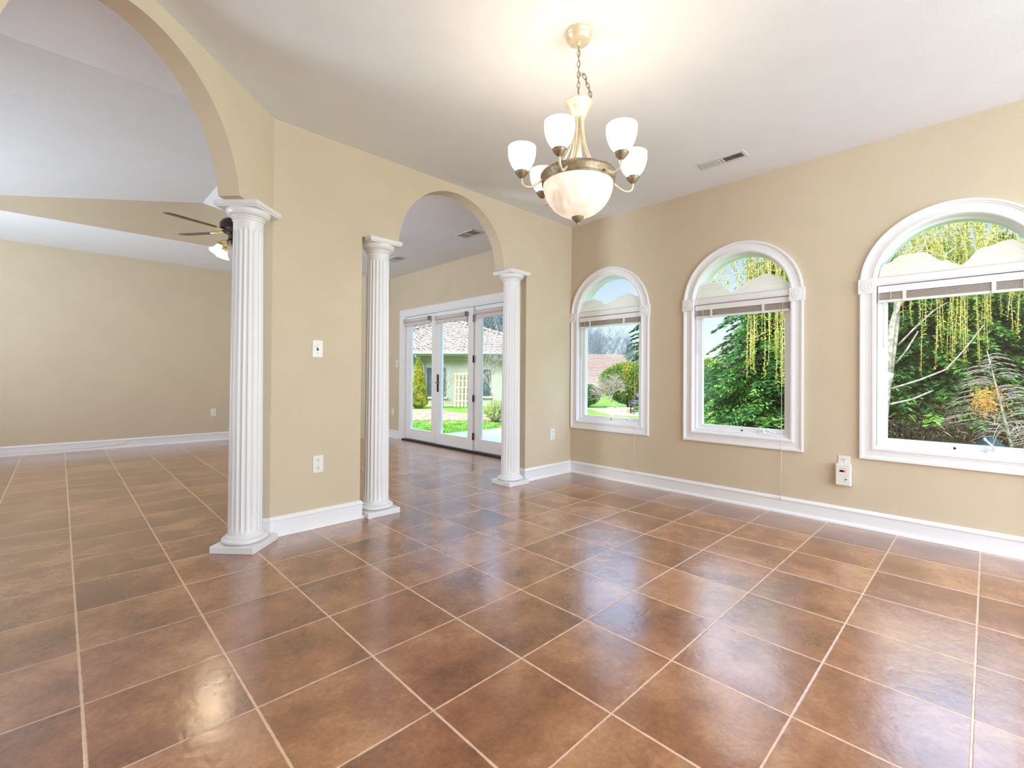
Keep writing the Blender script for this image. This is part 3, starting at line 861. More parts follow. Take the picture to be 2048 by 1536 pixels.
# centre rod
mb = MB(); mb.tube([(0, 0, z(2.36)), (0, 0, z(2.05))], 0.0085, 12); CP('centre_rod', mb, 'gold')
NA = 6; RA = 0.28; ZS = 2.13
for k in range(NA):
    a = math.radians(21 + 60*k); ca, sa = math.cos(a), math.sin(a)
    prof = [(0.022, 2.365), (0.024, 2.31), (0.032, 2.25), (0.050, 2.19), (0.080, 2.135), (0.125, 2.085), (0.175, 2.045), (0.222, 2.012), (0.250, 2.004), (0.270, 2.012), (0.279, 2.030), (0.28, 2.052)]
    # smooth
    P_ = [Vector((r_*ca, r_*sa, z(h_))) for r_, h_ in prof]
    pts = []
    for i in range(len(P_)-1):
        p0 = P_[max(i-1, 0)]; p1 = P_[i]; p2 = P_[i+1]; p3 = P_[min(i+2, len(P_)-1)]
        for t in (0, .33, .66):
            pts.append(0.5*((2*p1) + (p2-p0)*t + (2*p0-5*p1+4*p2-p3)*t*t + (3*p1-p0-3*p2+p3)*t**3))
    pts.append(P_[-1])
    mb = MB(); mb.tube(pts, 0.0058, 10); arm = CP('arm', mb, 'gold')
    cc = (RA*ca, RA*sa, 0)
    mb = MB(); mb.lathe([(0.0, z(2.046)), (0.008, z(2.046)), (0.012, z(2.050)), (0.024, z(2.062)), (0.029, z(2.070)), (0.031, z(2.074)), (0.031, z(2.079)), (0.026, z(2.080))], c=cc, n=28)
    for j in range(22):
        b_ = 2*PI*j/22; mb.lathe([(0, -0.003), (0.0028, 0), (0, 0.003)], c=(cc[0]+0.0312*math.cos(b_), cc[1]+0.0312*math.sin(b_), z(2.0765)), n=6)
    CP('socket_cup', mb, 'pewter', arm)
    mb = MB()
    out = [(0.024, 2.078), (0.038, 2.092), (0.052, 2.112), (0.062, 2.136), (0.0675, 2.160), (0.069, 2.182), (0.0685, 2.198)]
    inn = [(0.0655, 2.198), (0.066, 2.182), (0.0645, 2.160), (0.059, 2.138), (0.049, 2.115), (0.035, 2.096), (0.020, 2.083)]
    mb.lathe([(r_, z(h_)) for r_, h_ in out+inn], c=cc, n=36, cap=False)
    CP('glass_shade', mb, 'shade', arm)
    L = bpy.data.lights.new('chandelier_bulb', 'POINT'); L.energy = 0.75; L.color = (1.0, 0.88, 0.74); L.shadow_soft_size = 0.04
    lo = bpy.data.objects.new('chandelier_bulb', L); COL.objects.link(lo); lo.parent = arm; lo.location = (cc[0], cc[1], z(2.16))
RR = 0.178
mb = MB(); mb.lathe([(RR-0.012, z(2.078)), (RR+0.004, z(2.078)), (RR+0.006, z(2.066)), (RR+0.003, z(2.062)), (RR+0.002, z(2.046)), (RR-0.002, z(2.036)), (RR+0.001, z(2.032)), (RR-0.002, z(2.026)), (RR-0.014, z(2.026))], n=64, cap=False)
for j in range(90):
    b_ = 2*PI*j/90; mb.lathe([(0, -0.0035), (0.0035, 0), (0, 0.0035)], c=((RR+0.0055)*math.cos(b_), (RR+0.0055)*math.sin(b_), z(2.071)), n=6)
for q in range(3):
    a = math.radians(51+120*q); mb.tube([(RR*math.cos(a), RR*math.sin(a), z(2.07)), (0, 0, z(2.07))], 0.004, 6)
CP('ring', mb, 'pewter')
mb = MB(); pr = [((RR-0.006)*math.cos(t), z(2.032) - 0.168*math.sin(t)) for t in [PI/2*k/14 for k in range(14)]] + [(0.008, z(1.865))]
pr2 = [(max(r_-0.005, 0.004), h_+0.005) for r_, h_ in reversed(pr)]
mb.lathe(pr+pr2, n=56, cap=False); CP('glass_bowl', mb, 'bowl')
mb = MB(); mb.lathe([(0.0, z(1.874)), (0.027, z(1.872)), (0.030, z(1.866)), (0.027, z(1.860)), (0.020, z(1.852)), (0.010, z(1.842)), (0.006, z(1.838)), (0.006, z(1.834)), (0.004, z(1.829)), (0, z(1.828))], n=28)
for j in range(20):
    b_ = 2*PI*j/20; mb.lathe([(0, -0.003), (0.003, 0), (0, 0.003)], c=(0.029*math.cos(b_), 0.029*math.sin(b_), z(1.868)), n=6)
CP('finial', mb, 'pewter')
L = bpy.data.lights.new('chandelier_bowl_bulb', 'POINT'); L.energy = 2.0; L.color = (1.0, 0.88, 0.74); L.shadow_soft_size = 0.05
lo = bpy.data.objects.new('chandelier_bowl_bulb', L); COL.objects.link(lo); lo.parent = ch; lo.location = (0, 0, z(2.10))

# ------------------------------------------------------------------ ceiling fan
FX, FY, FZ = -2.394, 2.305, 2.60
fan = empty('ceiling_fan', (FX, FY, 3.34), label='wooden-bladed brass ceiling fan with lit bell shades, half hidden behind the near column', cat='ceiling fan')
zf = lambda v: v - 3.34
mb = MB(); mb.tube([(0, 0, zf(3.33)), (0, 0, zf(2.74))], 0.012, 12); mb.lathe([(0.06, zf(3.335)), (0.055, zf(3.30)), (0.02, zf(3.27)), (0, zf(3.27))], n=24); CP('downrod', mb, 'brass', fan)
mb = MB(); mb.lathe([(0, zf(2.74)), (0.03, zf(2.735)), (0.10, zf(2.70)), (0.13, zf(2.66)), (0.13, zf(2.60)), (0.09, zf(2.56)), (0.05, zf(2.55)), (0.05, zf(2.50)), (0.07, zf(2.48)), (0.05, zf(2.44)), (0, zf(2.43))], n=32); CP('motor', mb, 'bronze', fan)
for k, (a, dz) in enumerate([(math.radians(197.6 + 72*q), 0.0) for q in range(5)]):
    Mr = Matrix.Rotation(a, 4, 'Z') @ Matrix.Rotation(math.radians(-10), 4, 'X')
    mb = MB(); n = 14; vs = []
    for zt in (-0.004, 0.004):
        for i in range(n+1):
            x = 0.20 + 0.44*i/n; w = 0.050+0.018*math.sin(PI*0.5*i/n); 
            if i == n: w *= 0.7
            vs += [(x, -w, zf(2.585)+zt), (x, w, zf(2.585)+zt)]
    fs = []
    m_ = 2*(n+1)
    for i in range(n): fs += [(2*i, 2*i+2, 2*i+3, 2*i+1), (m_+2*i, m_+2*i+1, m_+2*i+3, m_+2*i+2), (2*i, m_+2*i, m_+2*i+2, 2*i+2), (2*i+1, 2*i+3, m_+2*i+3, m_+2*i+1)]
    fs += [(0, 1, m_+1, m_), (2*n, m_+2*n, m_+2*n+1, 2*n+1)]
    Mz = Matrix.Translation((0, 0, zf(2.585)))
    mb.add([tuple(Mz @ Mr @ Mz.inverted() @ Vector(v)) for v in vs], fs); bl = CP('blade', mb, 'wood', fan)
    mb = MB(); mb.box((0.10, -0.018, -0.010), (0.27, 0.018, -0.002), Mz @ Mr); CP('blade_arm', mb, 'brass', bl)
for k in range(4):
    a = math.radians(200 + 90*k); d = Vector((math.cos(a), math.sin(a), 0))
    P_ = [Vector((0, 0, zf(2.45))) + d*0.03, Vector((0, 0, zf(2.47))) + d*0.08, Vector((0, 0, zf(2.455))) + d*0.125, Vector((0, 0, zf(2.42))) + d*0.14]
    mb = MB(); mb.tube(P_, 0.006, 8)
    ax = d*0.5 + Vector((0, 0, -1)); ax.normalize()
    Mq = Matrix.Translation(P_[-1]) @ ax.to_track_quat('Z', 'Y').to_matrix().to_4x4()
    mb.lathe([(0, -0.01), (0.022, -0.008), (0.028, 0.01), (0.024, 0.02), (0, 0.02)], n=16, M_=Mq); lm = CP('lamp_arm', mb, 'brass', fan)
    mb = MB(); mb.lathe([(0.022, 0.012), (0.030, 0.035), (0.036, 0.06), (0.050, 0.085), (0.066, 0.10), (0.063, 0.10), (0.047, 0.083), (0.033, 0.06), (0.019, 0.014)], n=28, M_=Mq, cap=False); CP('bell_shade', mb, 'fanshade', lm)
    L = bpy.data.lights.new('fan_bulb', 'POINT'); L.energy = 5; L.color = (1.0, 0.80, 0.55); L.shadow_soft_size = 0.03
    lo = bpy.data.objects.new('fan_bulb', L); COL.objects.link(lo); lo.parent = lm; lo.location = tuple(P_[-1] + ax*0.085)
#EXTERIOR
# ------------------------------------------------------------------ outdoors
GZ = -0.35
rng = np.random.default_rng(11)
MT.update(
    lawn=mat('lawn_green', (112, 150, 52), 0.95, nscale=1.3, rgb2=(70, 118, 34), bump=0.6, bscale=60, spec=0.1),
    mulch=mat('leaf_mulch', (178, 146, 120), 0.95, nscale=7, rgb2=(112, 80, 62), bump=0.8, bscale=30, spec=0.1),
    gravel=mat('pale_gravel', (226, 214, 190), 0.95, nscale=30, rgb2=(176, 160, 134), spec=0.1),
    slab=mat('concrete_slab', (158, 166, 162), 0.85, noise=0.08, nscale=6, bump=0.2, spec=0.2),
    stucco=mat('green_grey_stucco', (160, 168, 150), 0.9, noise=0.06, nscale=2, bump=0.3, bscale=90, spec=0.1),
    tileroof=mat('weathered_roof_tile', (160, 148, 134), 0.85, nscale=9, rgb2=(96, 86, 76), spec=0.15),
    pinkroof=mat('pink_clay_roof', (190, 162, 150), 0.9, nscale=14, rgb2=(158, 128, 118), spec=0.1),
    gutter=mat('grey_gutter', (150, 156, 160), 0.5, noise=0.05),
    pane=mat('teal_dark_pane', (52, 84, 88), 0.12, noise=0.2, nscale=2),
    wframe=mat('house_window_frame', (64, 66, 66), 0.5, noise=0.1),
    stone=mat('cream_stone', (226, 208, 178), 0.9, nscale=8, rgb2=(190, 166, 132), bump=0.5, bscale=20),
    pale=mat('pale_wood', (232, 208, 160), 0.7, nscale=10, rgb2=(200, 168, 118)),
    bark=mat('grey_tan_bark', (168, 152, 132), 0.9, nscale=14, rgb2=(118, 102, 86), bump=0.5, bscale=40),
    greybark=mat('pale_grey_bark', (164, 154, 142), 0.9, nscale=12, rgb2=(118, 108, 98)),
    farbark=mat('far_grey_bark', (132, 140, 150), 0.95, nscale=4, rgb2=(100, 108, 120)),
    darkbark=mat('dark_bark', (74, 58, 46), 0.95, nscale=10, rgb2=(48, 38, 32)),
    cover=mat('black_vinyl_cover', (34, 38, 44), 0.45, noise=0.3, nscale=5, bump=0.4, bscale=12),
    tarp=mat('dark_teal_tarp', (22, 60, 58), 0.4, noise=0.3, nscale=6),
    grassblade=leafmat('grass_blades', [(66, 116, 30), (108, 160, 48), (150, 190, 80)], 0.35, 3),
    hem=leafmat('hemlock_needles', [(20, 46, 28), (42, 88, 40), (80, 132, 52), (128, 172, 74)], 0.30, 1.1, contrast=(0.28, 0.74)),
    yew=leafmat('yew_leaves', [(34, 76, 34), (70, 124, 50), (110, 160, 64)], 0.30, 1.6),
    phot=leafmat('photinia_leaves', [(40, 78, 26), (86, 126, 36), (140, 160, 50), (206, 140, 66)], 0.35, 1.5, contrast=(0.32, 0.76)),
    cyp=leafmat('golden_cypress_leaves', [(84, 110, 26), (146, 158, 36), (196, 190, 56)], 0.35, 3.5),
    wil=leafmat('willow_leaves', [(112, 132, 38), (158, 164, 54), (196, 186, 84)], 0.45, 2.5),
    dry=leafmat('dry_bramble', [(86, 62, 46), (146, 116, 88), (200, 176, 146)], 0.2, 2.5),
    orange=leafmat('dead_needle_tuft', [(168, 110, 50), (206, 150, 70)], 0.2, 4),
    rose=leafmat('rose_leaves', [(104, 128, 96), (150, 168, 110), (206, 204, 104)], 0.35, 3),
    pine=leafmat('pine_needles_far', [(30, 66, 50), (52, 98, 66), (84, 128, 84)], 0.25, 0.5),
)

def leaves(name, cen, dirs, Ln, Wd, m, parent=None, up=None):
    """one mesh of small diamond leaves"""
    n = len(cen)
    d = dirs/np.maximum(np.linalg.norm(dirs, axis=1, keepdims=True), 1e-6)
    rnd = rng.normal(size=(n, 3)) if up is None else (np.array(up)[None] + rng.normal(size=(n, 3))*0.35)
    sd = np.cross(d, rnd); sd /= np.maximum(np.linalg.norm(sd, axis=1, keepdims=True), 1e-6)
    Ln = (Ln*rng.uniform(0.7, 1.3, n))[:, None]; Wd = (Wd*rng.uniform(0.7, 1.3, n))[:, None]
    V = np.empty((n, 4, 3), np.float32)
    V[:, 0] = cen - d*Ln/2; V[:, 1] = cen + sd*Wd/2 + d*Ln*0.05; V[:, 2] = cen + d*Ln/2; V[:, 3] = cen - sd*Wd/2 + d*Ln*0.05
    me = bpy.data.meshes.new(name)
    me.vertices.add(n*4); me.vertices.foreach_set('co', V.reshape(-1))
    me.loops.add(n*4); me.loops.foreach_set('vertex_index', np.arange(n*4, dtype=np.int32))
    me.polygons.add(n); me.polygons.foreach_set('loop_start', np.arange(0, n*4, 4, dtype=np.int32))
    me.polygons.foreach_set('loop_total', np.full(n, 4, np.int32))
    me.update(calc_edges=True)
    me.materials.append(MT[m])
    o = bpy.data.objects.new(name, me); COL.objects.link(o)
    if parent: o.parent = parent
    return o

# ground
mb = MB(); mb.box((0.66, -40, GZ-0.3), (140, 140, GZ)); mb.box((-60, 5.9, GZ-0.3), (0.66, 140, GZ))
tag(mb.build('lawn', 'lawn'), kind='structure')
mb = MB(); mb.box((0.645, 0.3, GZ), (6.2, 4.52, -0.10)); tag(mb.build('patio_slab', 'slab'), kind='structure')
def patch(name, pts, m, h=0.03):
    mb = MB(); n = len(pts)
    mb.add([(x, y, GZ) for x, y in pts] + [(x, y, GZ+h) for x, y in pts], [tuple(range(n)), tuple(range(2*n-1, n-1, -1))] + [(i, (i+1) % n, n+(i+1) % n, n+i) for i in range(n)])
    return tag(mb.build(name, m), kind='structure')
patch('leaf_bed', [(2.7, 12.2), (3.2, 9.6), (4.6, 7.9), (5.6, 7.0), (6.9, 6.2), (9.0, 8.0), (7.6, 9.3), (7.2, 10.8), (7.4, 12.9), (6.2, 14.9)], 'mulch')
patch('gravel_strip', [(12.2, 7.9), (11.2, 6.6), (11.9, 4.9), (13.0, 5.0), (13.3, 6.6), (14.0, 8.4), (13.4, 9.4)], 'gravel')
# grass close to the patio, where blades can be told
n = 26000
gx = rng.uniform(0.9, 9.5, n); gy = rng.uniform(4.54, 9.5, n)
inbed = (gx*0.62 + gy*0.78 > 9.9) & (gx < 8.2)
k_ = ~inbed
gx, gy = gx[k_], gy[k_]; n = len(gx)
cen = np.stack([gx, gy, np.full(n, GZ+0.035)], 1)
dr = np.stack([rng.normal(0, .35, n), rng.normal(0, .35, n), np.ones(n)], 1)
tag(leaves('grass', cen, dr, 0.085, 0.014, 'grassblade'), 'bright green grass growing beyond the patio slab', 'grass', kind='stuff')

# neighbouring house (local x along its front, y away from us)
HX, HY, HR = 10.05, 14.05, math.radians(-44.27)
hs = empty('house', (HX, HY, GZ-0.1), HR, label='single-storey green stucco house with weathered barrel-tile hip roof beyond the patio doors', cat='house')
def HP(name, mb, m, parent=hs):
    o = mb.build(name, m); o.parent = parent; return o
mb = MB(); mb.box((-6.1, 0, 0), (3.9, 10, 2.52)); HP('walls', mb, 'stucco')
mb = MB(); mb.box((-6.12, -0.02, 0), (3.92, 0.0, 0.14)); HP('foundation_band', mb, 'stone')
ap = Vector((-1.14, 5.0, 4.72)); ez = 2.60
cs = [Vector((-6.7, -0.6, ez)), Vector((4.5, -0.6, ez)), Vector((4.5, 10.6, ez)), Vector((-6.7, 10.6, ez))]
def tile_face(a, b, top, pitch=0.26, row=0.40, amp=0.045):
    """barrel tiles on a triangular hip face a-b-top"""
    mb = MB(); X_ = (b-a); Lx = X_.length; X_ = X_.normalized(); mid = (a+b)/2; Yv = top-mid; Ly = Yv.length; Yv = Yv.normalized(); N_ = X_.cross(Yv).normalized()
    if N_.z < 0: N_ = -N_
    sub = 6; nx = int(Lx/pitch)*sub; rows = int(Ly/row)
    for j in range(rows):
        y0 = j*row; y1 = min((j+1)*row+0.04, Ly)
        lim = (Lx/2)*(1-(y0+y1)/2/Ly)
        i0 = int((Lx/2-lim)/Lx*nx); i1 = nx - i0
        if i1-i0 < 2: continue
        vs = []
        for i in range(i0, i1+1):
            xx = Lx*i/nx; ph = (xx/pitch) % 1.0
            hgt = amp*math.sin(PI*ph/0.62) if ph < 0.62 else -amp*0.5*math.sin(PI*(ph-0.62)/0.38)
            p0 = a + X_*xx + Yv*y0; p1 = a + X_*xx + Yv*y1
            vs.append(tuple(p0 + N_*(hgt+0.055))); vs.append(tuple(p1 + N_*(hgt+0.02)))
        m = i1-i0
        fs = [(2*i, 2*i+2, 2*i+3, 2*i+1) for i in range(m)]
        mb.add(vs, fs, True)
        # front lip of the row
        vs2 = []
        for i in range(m+1):
            vs2.append(vs[2*i]); vs2.append(tuple(Vector(vs[2*i]) - N_*0.05))
        mb.add(vs2, [(2*i, 2*i+1, 2*i+3, 2*i+2) for i in range(m)])
    return mb
roof = MB(); roof.add([tuple(c) for c in cs] + [tuple(ap)], [(0,1,4), (1,2,4), (2,3,4), (3,0,4), (3,2,1,0)]); rf = HP('roof', roof, 'tileroof')
HP('barrel_tiles', tile_face(cs[0], cs[1], ap), 'tileroof', rf)
HP('barrel_tiles', tile_face(cs[1], cs[2], ap), 'tileroof', rf)
HP('barrel_tiles', tile_face(cs[3], cs[0], ap), 'tileroof', rf)
mb = MB()
for c in (cs[0], cs[1]):
    d_ = (ap-c)
    for k in range(24):
        p = c + d_*(k/24); q = c + d_*((k+1.15)/24)
        mb.tube([p+Vector((0,0,0.07)), q+Vector((0,0,0.05))], [0.11, 0.085], 10)
HP('hip_tiles', mb, 'tileroof', rf)
mb = MB(); mb.tube([(-6.7, -0.66, ez-0.02), (4.5, -0.66, ez-0.02)], 0.075, 10); mb.box((-6.7, -0.62, ez-0.14), (4.5, -0.58, ez)); HP('gutter', mb, 'gutter', rf)
mb = MB(); mb.tube([(-2.25, -0.64, ez-0.05), (-2.20, -0.55, ez-0.22), (-2.02, -0.12, ez-0.42), (-1.94, -0.06, ez-0.6), (-1.94, -0.06, 0.15), (-1.92, -0.2, 0.08)], 0.055, 10); HP('downspout', mb, 'gutter')
def hwin(x0, x1, z0, z1, arch=0.0):
    mb = MB()
    t = 0.06
    mb.box((x0-t, -0.05, z0-t), (x0, 0.0, z1+t)); mb.box((x1, -0.05, z0-t), (x1+t, 0, z1+t)); mb.box((x0, -0.05, z1), (x1, 0, z1+t)); mb.box((x0, -0.05, z0-t), (x1, 0, z0)); mb.box((x0, -0.045, (z0+z1)/2-0.025), (x1, 0, (z0+z1)/2+0.025))
    if arch: mb.add([(x0, -0.04, z1-0.0), (x0, -0.04, z1-arch), (x0+arch, -0.04, z1), (x1, -0.04, z1), (x1, -0.04, z1-arch), (x1-arch, -0.04, z1)], [(0,1,2), (3,5,4)])
    w_ = HP('window', mb, 'wframe')
    mb = MB(); mb.box((x0, -0.02, z0), (x1, -0.012, z1)); HP('pane', mb, 'pane', w_)
    mb = MB(); mb.box((x0-0.15, -0.10, z0-0.16), (x1+0.15, 0, z0-0.08)); HP('sill', mb, 'stone', w_)
hwin(0.22, 1.15, 0.66, 1.78, 0.14)
hwin(-1.75, -0.98, 0.62, 1.86)
# porch posts at the right end of the front
for x in (1.92, 3.4):
    mb = MB(); mb.box((x-0.09, -0.75, 0.05), (x+0.09, -0.57, 2.5)); mb.box((x-0.13, -0.79, 0.05), (x+0.13, -0.53, 0.25)); HP('porch_post', mb, 'trim')

# trellis leaning on the wall
R45 = Matrix.Rotation(HR, 4, 'Z')
tr = empty('trellis', (HX, HY, GZ-0.1), HR, label='pale wooden lattice trellis leaning on the green stucco house wall', cat='trellis')
Ml = Matrix.Translation((0, -0.5, 0.1)) @ Matrix.Rotation(-0.22, 4, 'X')
for k in range(5):
    mb = MB(); x = -0.42 + k*0.17
    mb.box((x-0.032, -0.02, 0), (x+0.032, 0.02, 1.62), Ml); o = mb.build('upright', 'pale', tr)
for k in range(5):
    mb = MB(); zc = 0.28 + k*0.32
    mb.box((-0.49, -0.045, zc-0.022), (0.33, -0.02, zc+0.022), Ml); mb.build('crossbar', 'pale', tr)

def grow_tree(seed, trunk, levels, spread, shrink, r0, nb=(2, 3), droop=0.0, sides=5, jitter=0.25, seg=4, minr=0.004, split_at=0.45):
    """returns MB of tapering branch tubes and the list of tips"""
    rd = random.Random(seed); mb = MB(); tips = []
    def rec(p, d, L, r, lev):
        pts = [p]; q = p.copy(); dd = d.copy(); kids = []
        for i in range(seg):
            dd = (dd + Vector((rd.gauss(0, jitter), rd.gauss(0, jitter), rd.gauss(0, jitter*0.5) - droop))*0.35).normalized()
            q = q + dd*L/seg; pts.append(q.copy())
            if lev < levels and (i+1)/seg >= split_at:
                for _ in range(rd.randint(*nb)):
                    kids.append((q.copy(), dd.copy(), (i+1)/seg))
        rs = [max(minr, r*(1-0.55*i/seg)) for i in range(seg+1)]
        mb.tube(pts, rs, sides if lev < 2 else 4 if lev < 3 else 3)
        if lev >= levels: tips.append((q, dd)); return
        for (kp, kd, t) in kids:
            ax = kd.orthogonal().normalized(); ax = Matrix.Rotation(rd.uniform(0, 2*PI), 3, kd) @ ax
            nd = (kd*math.cos(spread) + ax*math.sin(spread*rd.uniform(0.7, 1.2))).normalized()
            rec(kp, nd, L*shrink*rd.uniform(0.75, 1.15), max(minr, r*0.55), lev+1)
    p, d, L = trunk
    rec(Vector(p), Vector(d).normalized(), L, r0, 0)
    return mb, tips

# far bare woods
FAR = [(18.8, 33.4),(23.1, 29.3),(22.4, 38.4),(25.6, 35.2),(28.9, 32.0),(24.5, 44.6),(28.2, 41.1),(31.9, 37.5),(29.0, 48.7),(33.2, 44.6),(37.4, 40.4),(30.6, 55.4),(34.1, 52.0),(37.6, 48.6),(41.1, 45.2)]
FARW = [(38.0, 25.9),(40.7, 30.3),(43.1, 27.9),(46.9, 32.6),(49.7, 29.8),(50.9, 37.0),(54.0, 34.0),(57.2, 39.3),(60.6, 36.0)]
protos = []
for s_ in range(3):
    mb, _ = grow_tree(40+s_, ((0, 0, 0), (0, 0, 1), 5.2), 4, 0.42, 0.62, 0.13, nb=(2, 2), jitter=0.3, minr=0.012, split_at=0.4)
    protos.append(mb)
first = {}
def far_tree(i, x, y, sc, label, group):
    k = i % 3
    if k not in first:
        o = protos[k].build('bare_tree', 'farbark'); first[k] = o
    else:
        o = first[k].copy(); COL.objects.link(o)
    o.location = (x, y, GZ); o.rotation_euler.z = i*1.7; o.scale = (sc*0.8, sc*0.8, sc)
    tag(o, label, 'tree', group)
for i, (x, y) in enumerate(FAR):
    far_tree(i, x, y, 1.15 + 0.25*((i*7) % 5)/5, 'leafless grey tree in the woods behind the barrel-tiled house', 'bare trees behind the tiled house')
for i, (x, y) in enumerate(FARW):
    far_tree(i+1, x, y, 0.66 + 0.12*((i*3) % 4)/4, 'leafless grey tree in the woods beyond the pink-roofed house', 'bare trees beyond the pink roof')

# pink-roofed house through the corner window
ph = empty('house', (25.8, 18.2, GZ-1.0), HR, label='distant low house with a pale pink clay roof', cat='house')
mb = MB(); mb.box((-5, 0.3, 0), (3.0, 7, 1.7)); mb.build('walls', 'stone', ph)
mb = MB(); mb.add([(-5.6, -0.3, 1.55), (3.4, -0.3, 1.55), (3.4, 3.8, 4.30), (-5.6, 3.8, 4.45), (-5.6, 8, 1.55), (3.4, 8, 1.55)], [(0,1,2,3), (3,2,5,4), (0,3,4), (1,5,2), (0,4,5,1)])
prf = mb.build('roof', 'pinkroof', ph)
mb = MB()
for k in range(22):
    t = k/22; y = -0.3+4.1*t; zz_ = 1.55+2.83*t
    mb.box((-5.6, y-0.02, zz_+0.02), (3.4, y+0.10, zz_+0.10))
mb.build('shingle_courses', 'pinkroof', prf)

# conifers
def conifer(x, y, h, rb, nbr, per, label, seed, z0=0.25, leaf=(0.155, 0.052), m='hem', name='hemlock_tree', shape=0.8):
    global rng
    rng = np.random.default_rng(seed)
    root = empty(name, (x, y, GZ), label=label, cat='tree')
    mb = MB(); mb.tube([(0, 0, 0), (0.03, 0.02, h*0.5), (0, 0, h)], [0.05+h*0.012, 0.03+h*0.006, 0.01], 8)
    cs_, ds_ = [], []
    for b in range(nbr):
        t = (b+rng.uniform(0, 1))/nbr
        z_ = z0 + (h-z0)*(t**1.15)
        az = b*2.399 + rng.normal(0, .25)
        R_ = (rb*(1-t)**shape + 0.12)*rng.uniform(0.72, 1.12)
        hd = np.array([math.cos(az), math.sin(az)]); ln = np.array([-hd[1], hd[0]])
        s_ = rng.beta(1.6, 1.1, per)
        lat = rng.uniform(-1, 1, per)*(0.10 + 0.26*R_*(1-s_)*np.sqrt(s_+0.05))
        zc = z_ + R_*(0.30*s_ - 0.52*s_**2) - np.abs(lat)*0.35 + rng.normal(0, .025, per)
        pos = np.stack([hd[0]*R_*s_ + ln[0]*lat, hd[1]*R_*s_ + ln[1]*lat, zc], 1)
        dd = np.stack([hd[0]*0.8 + ln[0]*np.sign(lat)*0.8, hd[1]*0.8 + ln[1]*np.sign(lat)*0.8, np.full(per, -0.35)], 1) + rng.normal(0, .2, (per, 3))
        cs_.append(pos); ds_.append(dd)
        if b % 2 == 0:
            mb.tube([(hd[0]*R_*q, hd[1]*R_*q, z_ + R_*(0.30*q-0.52*q*q)) for q in (0, .25, .5, .65)], [0.010+R_*0.005, 0.008+R_*.003, 0.006, 0.003], 4)
    mb.build('trunk', 'darkbark', root)
    leaves('foliage', np.concatenate(cs_), np.concatenate(ds_), leaf[0], leaf[1], m, root, up=(0, 0, 1))
    return root
conifer(11.27, 0.57, 5.3, 3.1, 420, 210, 'tall dark hemlock filling the right side of the middle window', 3, shape=0.5, z0=0.5)
conifer(12.3, -2.4, 4.9, 2.7, 380, 210, 'dense hemlock behind the fence, straight ahead in the right-hand window', 5, z0=0.9, shape=0.6)
conifer(12.6, -4.9, 4.9, 2.7, 340, 200, 'dense hemlock at the right edge of the right-hand window', 6, z0=0.9, shape=0.6)
conifer(14.8, -0.9, 5.6, 2.9, 300, 200, 'hemlock standing further back between the two nearer hemlocks', 8, leaf=(0.22, 0.085))
conifer(16.6, -3.6, 5.8, 3.2, 300, 200, 'rearmost hemlock, seen in the gaps behind the fence', 9, leaf=(0.22, 0.085))
conifer(31.95, 17.2, 7.4, 2.6, 90, 130, 'distant green pine at the right edge of the corner window', 10, leaf=(0.30, 0.10), m='pine', name='pine_tree', shape=0.6)

def bush(x, y, rx, rz, n, m, label, seed, leaf=(0.07, 0.035), name='shrub', cat='shrub', lump=7, base=0.0, ry=None):
    global rng
    rng = np.random.default_rng(seed)
    ry = ry or rx
    root = empty(name, (x, y, GZ), label=label, cat=cat)
    L_ = rng.normal(size=(lump, 3)); L_ /= np.linalg.norm(L_, axis=1, keepdims=True); L_[:, 2] = np.abs(L_[:, 2])*0.9 - 0.1
    d = rng.normal(size=(n, 3)); d /= np.linalg.norm(d, axis=1, keepdims=True)
    bump_ = 0.80 + 0.22*np.max(np.maximum(0, d @ L_.T)**6, axis=1)
    rad = bump_*rng.beta(6, 1.3, n)
    pos = d*rad[:, None]*np.array([rx, ry, rz]) + np.array([0, 0, rz*0.95+base])
    pos[:, 2] = np.maximum(pos[:, 2], 0.02)
    mb = MB()
    for k in range(5):
        a = k*1.3; mb.tube([(0.05*math.cos(a), 0.05*math.sin(a), 0), (0.35*rx*math.cos(a), 0.35*ry*math.sin(a), rz*0.8), (0.6*rx*math.cos(a), 0.6*ry*math.sin(a), rz*1.4)], [0.03, 0.02, 0.008], 5)
    mb.build('stems', 'darkbark', root)
    leaves('foliage', pos, d + rng.normal(0, .6, (n, 3)), leaf[0], leaf[1], m, root)
    return root
bush(14.75, 8.05, 1.45, 1.22, 22000, 'phot', 'large photinia bush with orange new leaves in the corner window', 21, leaf=(0.09, 0.045))
bush(14.2, 10.0, 0.8, 0.62, 8000, 'yew', 'dark green bush left of the photinia, under the pink roof', 22, leaf=(0.09, 0.04))
bush(11.6, 3.0, 1.05, 1.0, 14000, 'yew', 'mid green evergreen bush low in the left of the middle window', 23, leaf=(0.08, 0.03))
bush(11.6, 1.6, 1.1, 0.95, 12000, 'yew', 'mid green evergreen bush under the hemlock in the middle window', 26, leaf=(0.08, 0.03))
bush(14.3, 4.35, 0.85, 1.25, 9000, 'phot', 'yellowish photinia bush behind the green bush in the middle window', 24, leaf=(0.09, 0.045))
bush(5.85, 7.25, 0.42, 0.40, 2600, 'rose', 'grey-green rose shrub beyond the patio slab behind the right door panel', 25, leaf=(0.05, 0.022))
